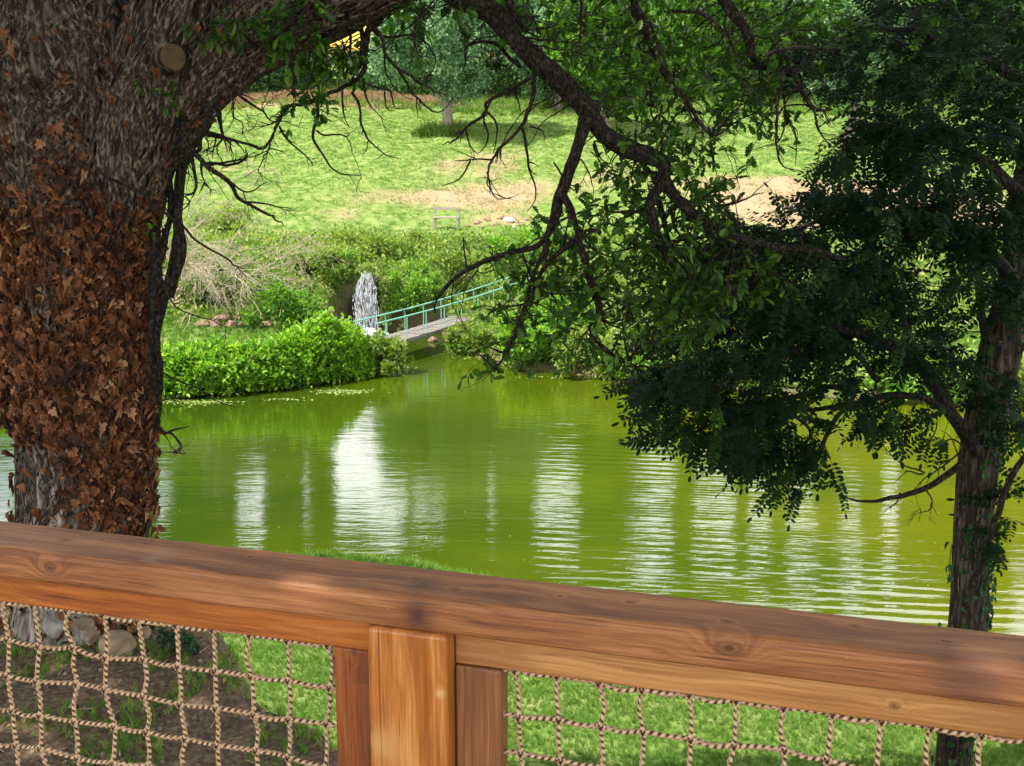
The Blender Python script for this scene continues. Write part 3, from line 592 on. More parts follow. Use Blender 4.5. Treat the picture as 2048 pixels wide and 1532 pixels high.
ORD = ['first', 'second', 'third', 'fourth', 'fifth', 'sixth', 'seventh', 'eighth', 'ninth', 'tenth', 'eleventh', 'twelfth', 'thirteenth', 'fourteenth', 'fifteenth', 'sixteenth']
fr.sort(); kr = 0
for i, (px, py, rp, m) in enumerate(fr):
    h = hit(px, py, 46); t = tpx(py, h[1]) * rp * .8; wh = m == 'rock_white'; lb_ = ('large white rock in the rubble right of the bench' if rp == 13 else 'small white rock below the large white rock') if wh else ORD[kr] + ' reddish rock from the left in the rubble right of the bench'; kr += not wh
    rock('rock', lb_, 'rock', 'rubble rocks right of the bench', m, h + np.array([0, 0, t * .1]), (t * 1.3, t, t * .7), 60 + i)
cb = sorted([(405, 652, 13), (420, 645, 11), (432, 655, 13), (446, 642, 14), (455, 630, 9), (462, 655, 14), (476, 640, 11), (488, 652, 12), (500, 640, 12), (512, 650, 13), (524, 638, 10), (440, 628, 8), (536, 652, 11), (640, 640, 14), (655, 628, 11)])
for i, (px, py, rp) in enumerate(cb):
    h = hit(px, py, 36); t = tpx(py, h[1]) * rp; rock('rock', ORD[i] + ' reddish rock from the left in the cut bank behind the hedge', 'rock', 'rocks in the cut bank', 'rock_red', h + np.array([0, 0, t * .15]), (t * 1.3, t, t * .8), 80 + i)
h = hit(870, 683, 36); t = tpx(683, h[1]) * 12; rock('rock', 'reddish rock under the footbridge at the water edge', 'rock', None, 'rock_red', h, (t * 1.3, t, t), 79)
# ------------------------------------------------------------------ waterfall
root = empty('waterfall', (-5.3, 42.3, 0)); tag(root, 'narrow white waterfall dropping from the bank into the pond inlet', 'waterfall')
m_, n_ = mat('falling_water'); b = finish(n_, ramp(n_, attr(n_, 'rnd'), [(0, (.45, .5, .6)), (1, (.95, .96, 1))]), .25, pos_noise(n_, 20, 3), .4, .02); b.inputs['Alpha'].default_value = .8; M['falling_water'] = m_
m_, n_ = mat('foam'); finish(n_, (.85, .88, .92), .6, pos_noise(n_, 12, 4), .6, .05); M['foam'] = m_
mb = MB()
def wf_edge(z): return np.interp(z, [0, .9, 1.5, 1.95, 2.2, 2.4], [-.47, -.50, -.47, -.33, -.16, -.10]), np.interp(z, [0, .9, 1.5, 1.95, 2.2, 2.4], [.38, .36, .32, .24, .12, .08])
for i in range(60):
    zt0 = 2.4 * rng.random() ** .8; ln = rng.uniform(.35, 1.7); zb0 = max(zt0 - ln, .02); u = rng.random(); zz = np.linspace(zt0, zb0, 9)
    lo, hi = wf_edge(zz); ph = rng.random() * 50; x = lo + (hi - lo) * np.clip(u + .10 * (vn(zz * 1.6 + ph, 0) - .5) + .015 * (vn(zz * 8 + ph, 3) - .5), 0, 1)
    y = -.10 - .28 * np.sqrt(np.clip((2.4 - zz) / 2.4, 0, 1)) + .07 * (vn(x * 6, zz * 2.4) - .5) * 2 - .05 * rng.random()
    tube(mb, np.stack([x, y, zz], 1), rng.uniform(.002, .007) * np.array([.4, .8, 1, 1.1, 1, 1.1, .9, .7, .3]), 5, rnd=rng.random())
for i in range(420):
    z0 = rng.random() * 2.3; lo, hi = wf_edge(z0); x = rng.uniform(lo - .06, hi + .06); tube(mb, [(x, -.42, z0), (x + rng.normal() * .01, -.43, z0 - rng.uniform(.03, .14))], rng.uniform(.003, .008), 4, rnd=1.)
mb.build('falling_water', M['falling_water'], root)
m_, n_ = mat('water_sheet'); al = ramp(n_, pos_noise(n_, 1, 4, (30, 8, 3.2), obj=True, rough=.7), [(.50, (0, 0, 0)), (.60, (.9, .9, .9))]); b = finish(n_, (.9, .92, .96), .4, pos_noise(n_, 30, 2), .4, .02); n_.links.new(al, b.inputs['Alpha']); M['water_sheet'] = m_
nz_, nx_ = 40, 15; zz = np.linspace(2.42, .03, nz_)[:, None]; uu = np.linspace(.02, .98, nx_)[None]; lo, hi = wf_edge(zz); xx = lo + (hi - lo) * uu; yy = -.16 - .30 * np.sqrt((2.42 - zz) / 2.42) - .10 * np.sin(uu * PI) + .03 * (vn(xx * 6, zz * 1.8) - .5)
ii_ = np.arange(nz_ - 1)[:, None] * nx_ + np.arange(nx_ - 1)[None]; LL_ = np.stack([ii_, ii_ + 1, ii_ + nx_ + 1, ii_ + nx_], 2).ravel()
mk('water_sheet', np.stack([xx, yy, zz + 0 * uu], -1).reshape(-1, 3), LL_, np.full((nz_ - 1) * (nx_ - 1), 4), M['water_sheet'], root, smooth=True)
mb = MB(); S = tpl(*(lambda b: ([tuple(v.co) for v in b.verts], [tuple(v.index for v in f.verts) for f in b.faces]))((lambda b: (bmesh.ops.create_icosphere(b, subdivisions=1, radius=1), b.verts.ensure_lookup_table(), b.verts.index_update(), b)[-1])(bmesh.new())))
n = 420; a = rng.random(n) * 6.28; rr = rng.random(n) ** .7; pp = np.stack([np.cos(a) * rr * .75, -.55 + np.sin(a) * rr * .4, rng.random(n) * .25 * (1 - rr)], 1)
scatter(mb, S, frames(runit(n), runit(n)), pp, rng.uniform(.02, .07, n), rng.random(n)); mb.build('foam', M['foam'], root)
rk = rock('rock', 'dark wet rock behind the waterfall', 'rock', None, 'dark_rock', (-5.4, 42.75, .75), (1.0, .7, 1.45), 99)
mossb = MB(); n = 2500; x = rng.normal(size=n) * .09 + .62; z = rng.uniform(.3, 2.1, n); leaves_on(mossb, DIAM, np.stack([x - 5.3, 42.25 + rng.normal(size=n) * .12, z], 1), np.tile([0, -.3, -1.], (n, 1)), .09)
n = 420; a = rng.uniform(0, PI, n); leaves_on(mossb, DIAM, np.stack([-5.33 + np.cos(a) * rng.uniform(.1, .42, n), 42.15 + rng.normal(size=n) * .12, 2.3 + np.sin(a) * rng.uniform(.0, .3, n)], 1), np.tile([0, -.4, -.3], (n, 1)), .11)
tag(mossb.build('hanging_plant', M['bank_leaf']), 'green trailing plant hanging beside the right edge of the waterfall', 'plant')

# ------------------------------------------------------------------ footbridge
A = np.array([-4.55, 35.6, .62]); B = np.array([.5, 45.3, .95]); root = empty('footbridge', A); tag(root, 'slatted wooden footbridge with pale green metal handrails over the pond inlet', 'bridge')
U = (B - A); LN = np.linalg.norm(U); U = U / LN; Wv = np.cross(U, [0, 0, 1]); Wv /= np.linalg.norm(Wv)
def bpt(s, wv, h): return U * s + Wv * wv + np.array([0, 0, h - .10 * math.sin(s / LN * PI)])
def box_between(mb, c, ax, ay, az, rnd=.5):
    V = [c + i * ax + j * ay + k * az for i in (-1, 1) for j in (-1, 1) for k in (-1, 1)]
    mb.add(V, [0, 1, 3, 2, 4, 6, 7, 5, 0, 4, 5, 1, 2, 3, 7, 6, 0, 2, 6, 4, 1, 5, 7, 3], [4] * 6, rnd)
mb = MB(); s = .05
while s < LN:
    box_between(mb, bpt(s, rng.normal() * .012, .06 + rng.normal() * .006), U * .055, Wv * .5, np.array([0, 0, .018])); s += .145
mb.build('deck', M['grey_wood'], root)
for sd in (-.42, .42):
    mb = MB(); tube(mb, [bpt(q, sd, -.02) for q in np.linspace(-.1, LN, 20)], .05, 6); mb.build('beam', M['grey_wood'], root)
    mb = MB(); tube(mb, [bpt(q, sd, .80) for q in np.linspace(-.1, LN, 30)], .026, 8); mb.build('handrail', M['green_paint'], root, smooth=True)
    for q in np.arange(.5, LN, 1.18): mb = MB(); tube(mb, [bpt(q, sd, 0), bpt(q, sd, .8)], .017, 6); mb.build('post', M['green_paint'], root)

# ------------------------------------------------------------------ bench
h = hit(893, 456, 48); root = empty('bench', h, math.radians(-6)); tag(root, 'plain pale wooden bench standing on the slope above the waterfall', 'bench')
t = tpx(456, h[1]); W2 = 24 * t
def pbox(name, c, hx, hy, hz, m, bev=.006):
    bm = bmesh.new(); bmesh.ops.create_cube(bm, size=2); bmesh.ops.scale(bm, vec=(hx, hy, hz), verts=bm.verts); bmesh.ops.bevel(bm, geom=list(bm.edges), offset=bev, segments=2, affect='EDGES')
    me = bpy.data.meshes.new(name); bm.to_mesh(me); bm.free(); me.materials.append(M[m]); o = bpy.data.objects.new(name, me); C.objects.link(o); o.location = c; o.parent = root; return o
for sx in (-1, 1):
    pbox('leg', (sx * W2, .18, .42), .045, .04, .5, 'pale_wood'); pbox('leg', (sx * W2, -.22, .2), .045, .04, .26, 'pale_wood'); pbox('side_rail', (sx * W2, -.02, .40), .03, .16, .03, 'pale_wood')
pbox('seat', (0, -.06, .47), W2 * 1.05, .22, .025, 'pale_wood'); pbox('backrest', (0, .13, .86), W2 * 1.12, .02, .055, 'pale_wood')

# ------------------------------------------------------------------ bare pale bush
root = empty('bare_bush', (0, 0, 0)); b0 = hit(345, 610, 36); root.location = b0; tag(root, 'leafless straw coloured bush arching over the bank beside the oak trunk', 'bush')
mb = MB()
def arc(p0, d, ln, r0, lev, mb, r=rng):
    n = max(5, int(ln / .12)); pts = [np.array(p0, float)]; d = np.array(d, float); d /= np.linalg.norm(d)
    for i in range(n):
        d = d + r.normal(size=3) * .13 + np.array([0, 0, -.035 - .02 * lev]); d /= np.linalg.norm(d); pts.append(pts[-1] + d * ln / n)
    pts = np.array(pts); rad = np.linspace(r0, max(r0 * .3, .006), len(pts)); tube(mb, pts, rad, 5, rnd=r.random())
    if lev < 3:
        for k in range([7, 6, 4][lev]):
            i = int(r.integers(n // 4, n)); dd = np.gradient(pts, axis=0)[i]; dd /= np.linalg.norm(dd); q = dd + r.normal(size=3) * .55; arc(pts[i], q, ln * r.uniform(.3, .55), rad[i] * .6, lev + 1, mb, r)
for tx, ty, ln in [(430, 420, 3.6), (520, 400, 4.2), (600, 500, 4.6), (640, 530, 4.4), (500, 500, 3.4), (560, 560, 3.6), (460, 560, 2.6), (400, 480, 2.5), (420, 640, 2.0), (360, 420, 3), (450, 350, 4.2), (400, 330, 4.5), (560, 430, 5.0), (620, 470, 5.2), (660, 580, 5), (540, 520, 4.6), (600, 560, 4.6), (480, 380, 4.5), (390, 400, 3.8), (430, 300, 4.6), (520, 450, 3.8), (480, 640, 2.6)]:
    tg = P(tx, ty, b0[1] + rng.uniform(-.5, 2.0)); arc(rng.normal(size=3) * .25, tg - b0 + np.array([0, 0, .9]), ln * 1.15, .036, 0, mb)
mb.build('branch', M['dead_branch'], root)
# ------------------------------------------------------------------ railing
from mathutils import Matrix
RA = np.array([-.985, 2.10]); RB = np.array([.76, 1.575]); RU = (RB - RA) / np.linalg.norm(RB - RA); RW = np.array([-RU[1], RU[0]])
U3 = np.array([RU[0], RU[1], 0.]); W3 = np.array([RW[0], RW[1], 0.]); Z3 = np.array([0, 0, 1.])
ZT = CAM_Z - .7665; O3 = np.array([RA[0], RA[1], ZT])                  # front top edge line
def rail_hit(px, py, wv):                             # pixel -> (u, z) on the vertical plane wv behind the front face
    d = P(px, py, 1.0) - np.array([0, 0, CAM_Z]); o = np.array([0, 0, CAM_Z]); n = W3
    t = ((O3 + W3 * wv - o) @ n) / (d @ n); q = o + d * t - O3; return float(q @ U3), float(q[2])
def wood(name, cols, knots=(), freq=34, seed=0., gloss=.5, stains=()):
    m, n = mat(name); t = n.nodes.new("ShaderNodeTexCoord").outputs['Object']; s = n.nodes.new("ShaderNodeSeparateXYZ"); n.links.new(t, s.inputs[0])
    X, Y, Z = s.outputs; low = n.nodes.new("ShaderNodeTexNoise"); low.inputs['Scale'].default_value = 1.0; low.inputs['Detail'].default_value = 3
    mpp = n.nodes.new("ShaderNodeMapping"); mpp.inputs['Scale'].default_value = (3.2, 14, 14); mpp.inputs['Location'].default_value = (seed, seed * .7, 0); n.links.new(t, mpp.inputs[0]); n.links.new(mpp.outputs[0], low.inputs['Vector'])
    gr = M_(n, 'ADD', M_(n, 'MULTIPLY', Z, freq * 1.0), M_(n, 'MULTIPLY', Y, freq * .55)); gr = M_(n, 'ADD', gr, M_(n, 'MULTIPLY', low.outputs['Fac'], 2.6)); core = None; halo = None
    for (kx, ky, kz, kr) in knots:
        dx = M_(n, 'MULTIPLY', M_(n, 'SUBTRACT', X, kx), .62); dy = M_(n, 'SUBTRACT', Y, ky); dz = M_(n, 'SUBTRACT', Z, kz)
        d = M_(n, 'SQRT', M_(n, 'ADD', M_(n, 'ADD', M_(n, 'MULTIPLY', dx, dx), M_(n, 'MULTIPLY', dy, dy)), M_(n, 'MULTIPLY', dz, dz)))
        d = M_(n, 'DIVIDE', M_(n, 'MULTIPLY', d, M_(n, 'MULTIPLY_ADD', low.outputs['Fac'], .7, .65)), kr)
        e = M_(n, 'POWER', 2.718, M_(n, 'MULTIPLY', M_(n, 'MULTIPLY', d, d), -.35)); gr = M_(n, 'ADD', gr, M_(n, 'MULTIPLY', e, 2.4))
        ring = M_(n, 'MULTIPLY', M_(n, 'POWER', 2.718, M_(n, 'MULTIPLY', M_(n, 'MULTIPLY', d, d), -1.1)), M_(n, 'MULTIPLY_ADD', M_(n, 'SINE', M_(n, 'MULTIPLY', d, 11.)), .22, .78))
        core = ring if core is None else M_(n, 'MAXIMUM', core, ring)
    cb = n.nodes.new("ShaderNodeCombineXYZ"); n.links.new(M_(n, 'MULTIPLY', X, 1.1), cb.inputs[0]); n.links.new(gr, cb.inputs[1]); cb.inputs[2].default_value = seed
    g = n.nodes.new("ShaderNodeTexNoise"); g.inputs['Scale'].default_value = 1.5; g.inputs['Detail'].default_value = 3; g.inputs['Roughness'].default_value = .6; n.links.new(cb.outputs[0], g.inputs['Vector'])
    fine = n.nodes.new("ShaderNodeTexNoise"); fine.inputs['Scale'].default_value = 1; fine.inputs['Detail'].default_value = 4; mpf = n.nodes.new("ShaderNodeMapping"); mpf.inputs['Scale'].default_value = (7, 240, 240); n.links.new(t, mpf.inputs[0]); n.links.new(mpf.outputs[0], fine.inputs['Vector'])
    blot = n.nodes.new("ShaderNodeTexNoise"); blot.inputs['Scale'].default_value = 1; blot.inputs['Detail'].default_value = 5; mpb = n.nodes.new("ShaderNodeMapping"); mpb.inputs['Scale'].default_value = (4, 16, 16); mpb.inputs['Location'].default_value = (seed * 3, 1, 2); n.links.new(t, mpb.inputs[0]); n.links.new(mpb.outputs[0], blot.inputs['Vector'])
    h = M_(n, 'ADD', M_(n, 'MULTIPLY', g.outputs['Fac'], .62), M_(n, 'MULTIPLY', fine.outputs['Fac'], .38))
    c = ramp(n, h, [(.34, cols[0]), (.5, cols[1]), (.66, cols[2])])
    c = mixc(n, ramp(n, blot.outputs['Fac'], [(.48, (0, 0, 0)), (.78, (.75, .75, .75))]), c, cols[0])
    for (sx, sy, sz, sr, sc_) in stains:
        v = n.nodes.new("ShaderNodeVectorMath"); v.operation = 'DISTANCE'; v.inputs[1].default_value = (sx, sy, sz); n.links.new(t, v.inputs[0])
        f = M_(n, 'MULTIPLY', M_(n, 'POWER', 2.718, M_(n, 'MULTIPLY', M_(n, 'POWER', M_(n, 'DIVIDE', M_(n, 'MULTIPLY', v.outputs['Value'], M_(n, 'MULTIPLY_ADD', blot.outputs['Fac'], 1.2, .4)), sr), 2.), -1.)), .85)
        c = mixc(n, f, c, sc_)
    if core is not None: c = mixc(n, M_(n, 'MINIMUM', M_(n, 'MULTIPLY', core, .9), .92), c, tuple(v * .33 for v in cols[0]))
    crk = n.nodes.new("ShaderNodeTexNoise"); crk.inputs['Scale'].default_value = 1; crk.inputs['Detail'].default_value = 1.5; mpc = n.nodes.new("ShaderNodeMapping"); mpc.inputs['Scale'].default_value = (5, 210, 210); mpc.inputs['Location'].default_value = (seed * 5, 3, 1); n.links.new(t, mpc.inputs[0]); n.links.new(mpc.outputs[0], crk.inputs['Vector'])
    ck = ramp(n, crk.outputs['Fac'], [(.68, (0, 0, 0)), (.73, (1, 1, 1))]); c = mixc(n, M_(n, 'MULTIPLY', ck, .6), c, tuple(v * .3 for v in cols[0])); h = M_(n, 'SUBTRACT', h, M_(n, 'MULTIPLY', ck, .5))
    spk = n.nodes.new("ShaderNodeTexNoise"); spk.inputs['Scale'].default_value = 1; spk.inputs['Detail'].default_value = 2; mps = n.nodes.new("ShaderNodeMapping"); mps.inputs['Scale'].default_value = (190, 330, 330); n.links.new(t, mps.inputs[0]); n.links.new(mps.outputs[0], spk.inputs['Vector'])
    c = mixc(n, ramp(n, spk.outputs['Fac'], [(.73, (0, 0, 0)), (.78, (.55, .55, .55))]), c, tuple(min(1, v * 2.2 + .05) for v in cols[2]))
    finish(n, c, gloss, h, .22, .004, .4); M[name] = m; return m
post_b = gz(0, 2.0)
PU0, _ = rail_hit(733, 1300, .003); PU1, _ = rail_hit(892, 1300, .003); PUC = (PU0 + PU1) / 2
root = empty('railing', tuple(O3 + U3 * PUC + W3 * .06 + Z3 * (-ZT + 5.25))); tag(root, 'brown stained timber railing with panels of knotted rope net', 'railing')
RINV = Matrix.Translation(-root.location)
def board(name, uc, wc, zc, hl, hw, hh, m, vert=False, bev=.004, label=None):
    bm = bmesh.new(); bmesh.ops.create_cube(bm, size=2); bmesh.ops.scale(bm, vec=(hl, hw, hh), verts=bm.verts); bmesh.ops.bevel(bm, geom=list(bm.edges), offset=bev, segments=3, affect='EDGES', profile=.5)
    me = bpy.data.meshes.new(name); bm.to_mesh(me); bm.free(); me.materials.append(m)
    o = bpy.data.objects.new(name, me); C.objects.link(o); o.parent = root
    ax = (Z3, W3, -U3) if vert else (U3, W3, Z3)
    c = O3 + U3 * uc + W3 * wc + Z3 * zc; R = Matrix(((ax[0][0], ax[1][0], ax[2][0], c[0]), (ax[0][1], ax[1][1], ax[2][1], c[1]), (ax[0][2], ax[1][2], ax[2][2], c[2]), (0, 0, 0, 1)))
    o.matrix_local = RINV @ R
    if label: o['label'] = label
    return o
ULEN = (-1.0, 2.9); HC = (ULEN[0] + ULEN[1]) / 2
RH = .0325
def kn(px, py, r, wv=0.0): u, z = rail_hit(px, py, wv); return (u - HC, wv - .07, z + RH, r)
def knt(px, py, r):                                   # on the top face
    d = P(px, py, 1.0) - np.array([0, 0, CAM_Z]); t = (ZT - CAM_Z) / d[2]; q = d * t + np.array([0, 0, CAM_Z]) - O3; return (float(q @ U3) - HC, float(q @ W3) - .07, RH, r * .6)
m = wood('wood_handrail', [(.125, .043, .014), (.285, .108, .036), (.46, .205, .078)], [kn(1458, 1296, .017), kn(100, 1136, .010), knt(130, 1080, .007), knt(830, 1158, .007), knt(1455, 1243, .009), knt(910, 1180, .006), knt(1260, 1205, .006), knt(1893, 1283, .007), knt(1120, 1192, .005), knt(500, 1114, .006), knt(1710, 1252, .006)],
         seed=1.3, gloss=.6, stains=[kn(835, 1232, .05)[:3] + (.028, (.035, .012, .012)), knt(845, 1170, .05)[:3] + (.03, (.11, .045, .025)), knt(325, 1105, .03)[:3] + (.018, (.36, .19, .11)), knt(300, 1118, .03)[:3] + (.015, (.34, .18, .10)), kn(1950, 1360, .05)[:3] + (.06, (.12, .05, .03))])
board('handrail', HC, .07, -RH, (ULEN[1] - ULEN[0]) / 2, .07, RH, m, bev=.013)
zb = rail_hit(0, 1203, .042)[1]; zt_ = -.0655
def beam(u0, u1, m, w0=.042): return board('beam', (u0 + u1) / 2, w0 + .023, (zb + zt_) / 2, (u1 - u0) / 2, .023, (zt_ - zb) / 2, m)
uc1 = (PU1 + ULEN[1]) / 2; ku, kz = rail_hit(1788, 1420, .03)
beam(ULEN[0], PU0 - .002, wood('wood_beam_orange', [(.20, .052, .010), (.36, .11, .02), (.50, .19, .045)], [(.55, -.023, -.05, .006)], seed=4.1, gloss=.4))
beam(PU1 + .002, ULEN[1], wood('wood_beam_tan', [(.23, .09, .026), (.38, .17, .052), (.52, .27, .10)], [(ku - uc1, -.023, kz - (zb + zt_) / 2, .006)], seed=7.7, freq=60, gloss=.45)).__setitem__('label', 'paler tan beam under the handrail')
pb = 5.25 - ZT
def vboard(name, u0, u1, w0, w1, ztop, m, bev=.004): return board(name, (u0 + u1) / 2, (w0 + w1) / 2, (ztop + pb) / 2, (ztop - pb) / 2, (w1 - w0) / 2, (u1 - u0) / 2, m, True, bev)
px_, pz_ = rail_hit(735, 1455, .003); pc = (zt_ - .003 + pb) / 2
k2 = rail_hit(880, 1388, .003); pal = rail_hit(760, 1490, .003)
mp_ = wood('wood_post', [(.23, .07, .014), (.42, .145, .03), (.6, .28, .085)], [(pz_ - pc, -.06, -(px_ - PUC), .008)], seed=9.2, freq=22, gloss=.32, stains=[(k2[1] - pc, -.06, -(k2[0] - PUC), .008, (.62, .40, .16)), (pal[1] - pc, -.06, -(pal[0] - PUC), .035, (.55, .30, .11))])
vboard('post', PU0, PU1, .003, .123, zt_ - .0015, mp_, .009)
wlog = wood('wood_stile', [(.12, .045, .016), (.22, .085, .03), (.33, .15, .06)], seed=12.5, freq=50, gloss=.5)
wred = wood('wood_stile_red', [(.13, .035, .010), (.25, .07, .016), (.36, .13, .035)], [(.42, -.02, .0, .006)], seed=15.5, freq=30, gloss=.5)
us0 = rail_hit(670, 1400, .045)[0]; vboard('stile', us0, PU0 - .002, .045, .085, zb - .0015, wred)
us1 = rail_hit(1000, 1420, .03)[0]; vboard('stile', PU1 + .004, us1, .038, .08, zb - .0015, wlog)
# further posts of the railing, beyond the frame
vboard('post', ULEN[0] - .01, ULEN[0] + .11, .003, .123, zt_ - .0015, mp_, .009) if False else None
# rope net
m_, n_ = mat('rope'); c = ramp(n_, M_(n_, 'ADD', attr(n_, 'va'), M_(n_, 'MULTIPLY', pos_noise(n_, 160, 2), .25)), [(.32, (.025, .01, .006)), (.5, (.17, .09, .045)), (.7, (.43, .29, .165)), (1, (.62, .46, .30))]); finish(n_, c, .85, None, spec=.2); M['rope'] = m_
def rope(mb, pts, rad=.0043):
    pts = catmull(pts, .0024); n = len(pts); ph = rng.random() * 6
    f = lambda i, th: .5 + .5 * np.cos(2 * th + i * 1.25 + ph) * .6 + .4 * (.5 + .5 * np.cos(i * 1.15 + ph)) - .15
    tube(mb, pts, rad * (1 + .04 * np.sin(np.arange(n) * .05 + ph)), 8, disp=lambda i, th, p: rad * (.16 * np.cos(2 * th + i * 1.25 + ph) + .07 * np.cos(i * 1.15)), va=lambda i, th: np.clip(f(i, th), 0, 1) + 0 * th)
def net(cols, zrow, u_end, ue2, seed, side_rows):
    r = np.random.default_rng(seed); mb = MB(); G = {}
    for ci, (uc, lean) in enumerate(cols):
        for ri, z in enumerate(zrow):
            G[ci, ri] = np.array([uc + lean * min(ri, 6) + (r.normal() * .0035 if ri else 0), r.normal() * .003, z + (r.normal() * .003 if ri else 0)])
    W = lambda q, dw=0: O3 + U3 * q[0] + W3 * (.055 + q[1] + dw) + Z3 * q[2] - np.array(root.location)
    nc, nr = len(cols), len(zrow)
    for ci in range(nc):
        pts = []
        for ri in range(nr):
            pts.append(W(G[ci, ri]))
            if ri < nr - 1: q = (G[ci, ri] + G[ci, ri + 1]) / 2 + np.array([r.normal() * .0035, r.normal() * .003, 0]); pts.append(W(q))
        rope(mb, pts)
    for ri in range(nr):
        pts = [W((G[0, ri][0] - abs(G[0, ri][0] - u_end), 0, G[0, ri][2]))] if u_end is not None else []
        for ci in range(nc):
            pts.append(W(G[ci, ri], .0))
            if ci < nc - 1: q = (G[ci, ri] + G[ci + 1, ri]) / 2 + np.array([0, r.normal() * .003, -.0025 + r.normal() * .002]); pts.append(W(q))
        if ue2 is not None: pts.append(W((ue2, 0, G[nc - 1, ri][2] - (.004 if ri else 0))))
        rope(mb, pts, .0046)
    for ci in range(nc):
        for ri in range(nr):
            c = W(G[ci, ri])
            for k in range(3):                        # wrapped crossing
                a = [0.6, -0.6, 1.57][k]; d = U3 * math.cos(a) + Z3 * math.sin(a); e = W3
                th = np.linspace(0, 2 * PI, 13); rr = .0068; nrm = -U3 * math.sin(a) + Z3 * math.cos(a)
                pts = [c + nrm * 0 + (d * math.cos(t) + e * math.sin(t)) * rr + nrm * (.002 * (k - 1)) for t in th]
                tube(mb, pts, .0032, 6, cap=False, va=lambda i, th: np.clip(.5 + .6 * np.cos(i * 1.9 + th), 0, 1))
    return mb.build('rope_net', M['rope'], root, smooth=True)
rows0 = zb - .006; sp1 = (rail_hit(10, 1278, .055)[1] - rail_hit(10, 1418, .055)[1]) / 2
zrow = [rows0] + [rail_hit(10, 1278, .055)[1] - sp1 * i for i in range(12)]; zrow = [z for z in zrow if z > pb + .06]
lc = [rail_hit(x, 1240, .055)[0] for x in (10, 69, 138, 208, 279, 352, 424, 499, 574, 653)]; sp = lc[1] - lc[0]
lcols = [(lc[0] - sp * i * 1.0, 0) for i in range(10, 0, -1)] + [(u, 0) for u in lc[:-2]] + [(lc[-2], -.002), (lc[-1], -.003)]
net(lcols, zrow, None, us0 + .004, 5, None)
rc = [rail_hit(x, y, .055)[0] for x, y in ((1029, 1345), (1114, 1356), (1198, 1368), (1285, 1382), (1378, 1395), (1471, 1412), (1566, 1428), (1663, 1440), (1761, 1452), (1860, 1466), (1960, 1482))]; sp = rc[-1] - rc[-2]
rcols = [(u, [.004, .003, .003, .002][min(i, 3)] if i < 4 else 0) for i, u in enumerate(rc)] + [(rc[-1] + sp * i, 0) for i in range(1, 20)]
net([c for c in rcols if c[0] < ULEN[1]], zrow, us1 - .012, None, 6, None)
# deck under the railing
root = empty('deck', (0, 0, 5.25)); tag(root, kind='structure')
dk = MB()
for i in range(26): box_between(dk, O3 + U3 * .95 + W3 * (.19 - i * .145) + Z3 * (5.225 - ZT), U3 * 2.1, W3 * .068, Z3 * .022)
d_ = dk.build('deck_boards', M['wood_stile'], root, off=(0, 0, 5.25)); d_['kind'] = 'structure'

# ------------------------------------------------------------------ oak
OB = np.array([*P(168, 1290, 7.2)]); OB[2] = gz(OB[0], OB[1]); oak = empty('oak_tree', OB); tag(oak, 'huge old oak clad in brown dead ivy, its dark boughs arching over the pond', 'tree')
def path(lst, Y, step=.05):
    a = []
    for i, q in enumerate(lst):
        y = q[3] if len(q) > 3 else Y; p = P(q[0], q[1], y); a.append([*p, q[2] * tpx(q[1], y)])
    c = catmull(np.array(a), step); return c[:, :3], np.maximum(c[:, 3], .0015)
def barkdisp(k, amp, zs=1.1):
    def f(i, th, p):
        z = i * .03
        a = vn(np.cos(th) * k + 31, np.sin(th) * k + z * zs + 40); b = vn(np.cos(th) * k * 2.3 + 11, np.sin(th) * k * 2.3 + z * zs * 2.2 + 20)
        c = vn(np.cos(th) * 1.4 + 9, np.sin(th) * 1.4 + z * .5 + 9)
        return amp * (1.4 * (np.abs(a - .5) * 2) + .8 * np.abs(b - .5) * 2 - .9) + amp * 2.2 * (c - .5)
    return f
trunk = path([(162, 1420, 225), (167, 1330, 178), (169, 1240, 138), (169, 1130, 123), (168, 1000, 121), (166, 880, 122), (163, 740, 127), (157, 600, 136), (147, 450, 154), (128, 300, 182), (112, 120, 196), (80, -80, 185), (50, -350, 165), (20, -800, 140), (-60, -1400, 110)], 7.2, .025)
stem2 = path([(190, 620, 50, 7.05), (222, 450, 70, 7.0), (265, 290, 82, 6.9), (325, 110, 84, 6.9), (390, -60, 84, 6.9), (460, -400, 75, 7), (480, -1000, 60, 7)], 7.0, .025)
limb = path([(195, 540, 42, 7.15), (250, 410, 52, 7.1), (305, 295, 58, 7.0), (362, 202, 60, 6.95), (462, 104, 64, 6.9), (612, 14, 74, 6.8), (760, -62, 74, 6.6), (930, -130, 64, 6.4), (1200, -220, 52, 6.2), (1600, -330, 42, 6), (2100, -420, 30, 5.8)], 7.0, .025)
TB_ = MB()
tube(TB_, *trunk, 130, disp=barkdisp(10, .017)); tube(TB_, *stem2, 90, disp=barkdisp(8, .017)); tube(TB_, *limb, 90, disp=barkdisp(8, .016))
for i in range(5):                                    # overhead boughs carrying the shading crown
    a = [(-3.2, 6.5), (-3.0, 3.0), (-6, 5), (-1.0, 4.5), (1.5, 6)][i]; b0 = P(80 + 30 * i, -80 - 120 * i, 7.1); e = np.array([a[0] * 1.6, a[1] * .8 + .5, 11.2 + .3 * i]); c_ = catmull([b0, (b0 + e) / 2 + np.array([0, 0, .9]), e], .2); tube(TB_, c_, np.linspace(.2, .05, len(c_)), 12, disp=barkdisp(3, .01))
trk = TB_.build('trunk', M['bark_oak'], oak, smooth=True, off=OB)
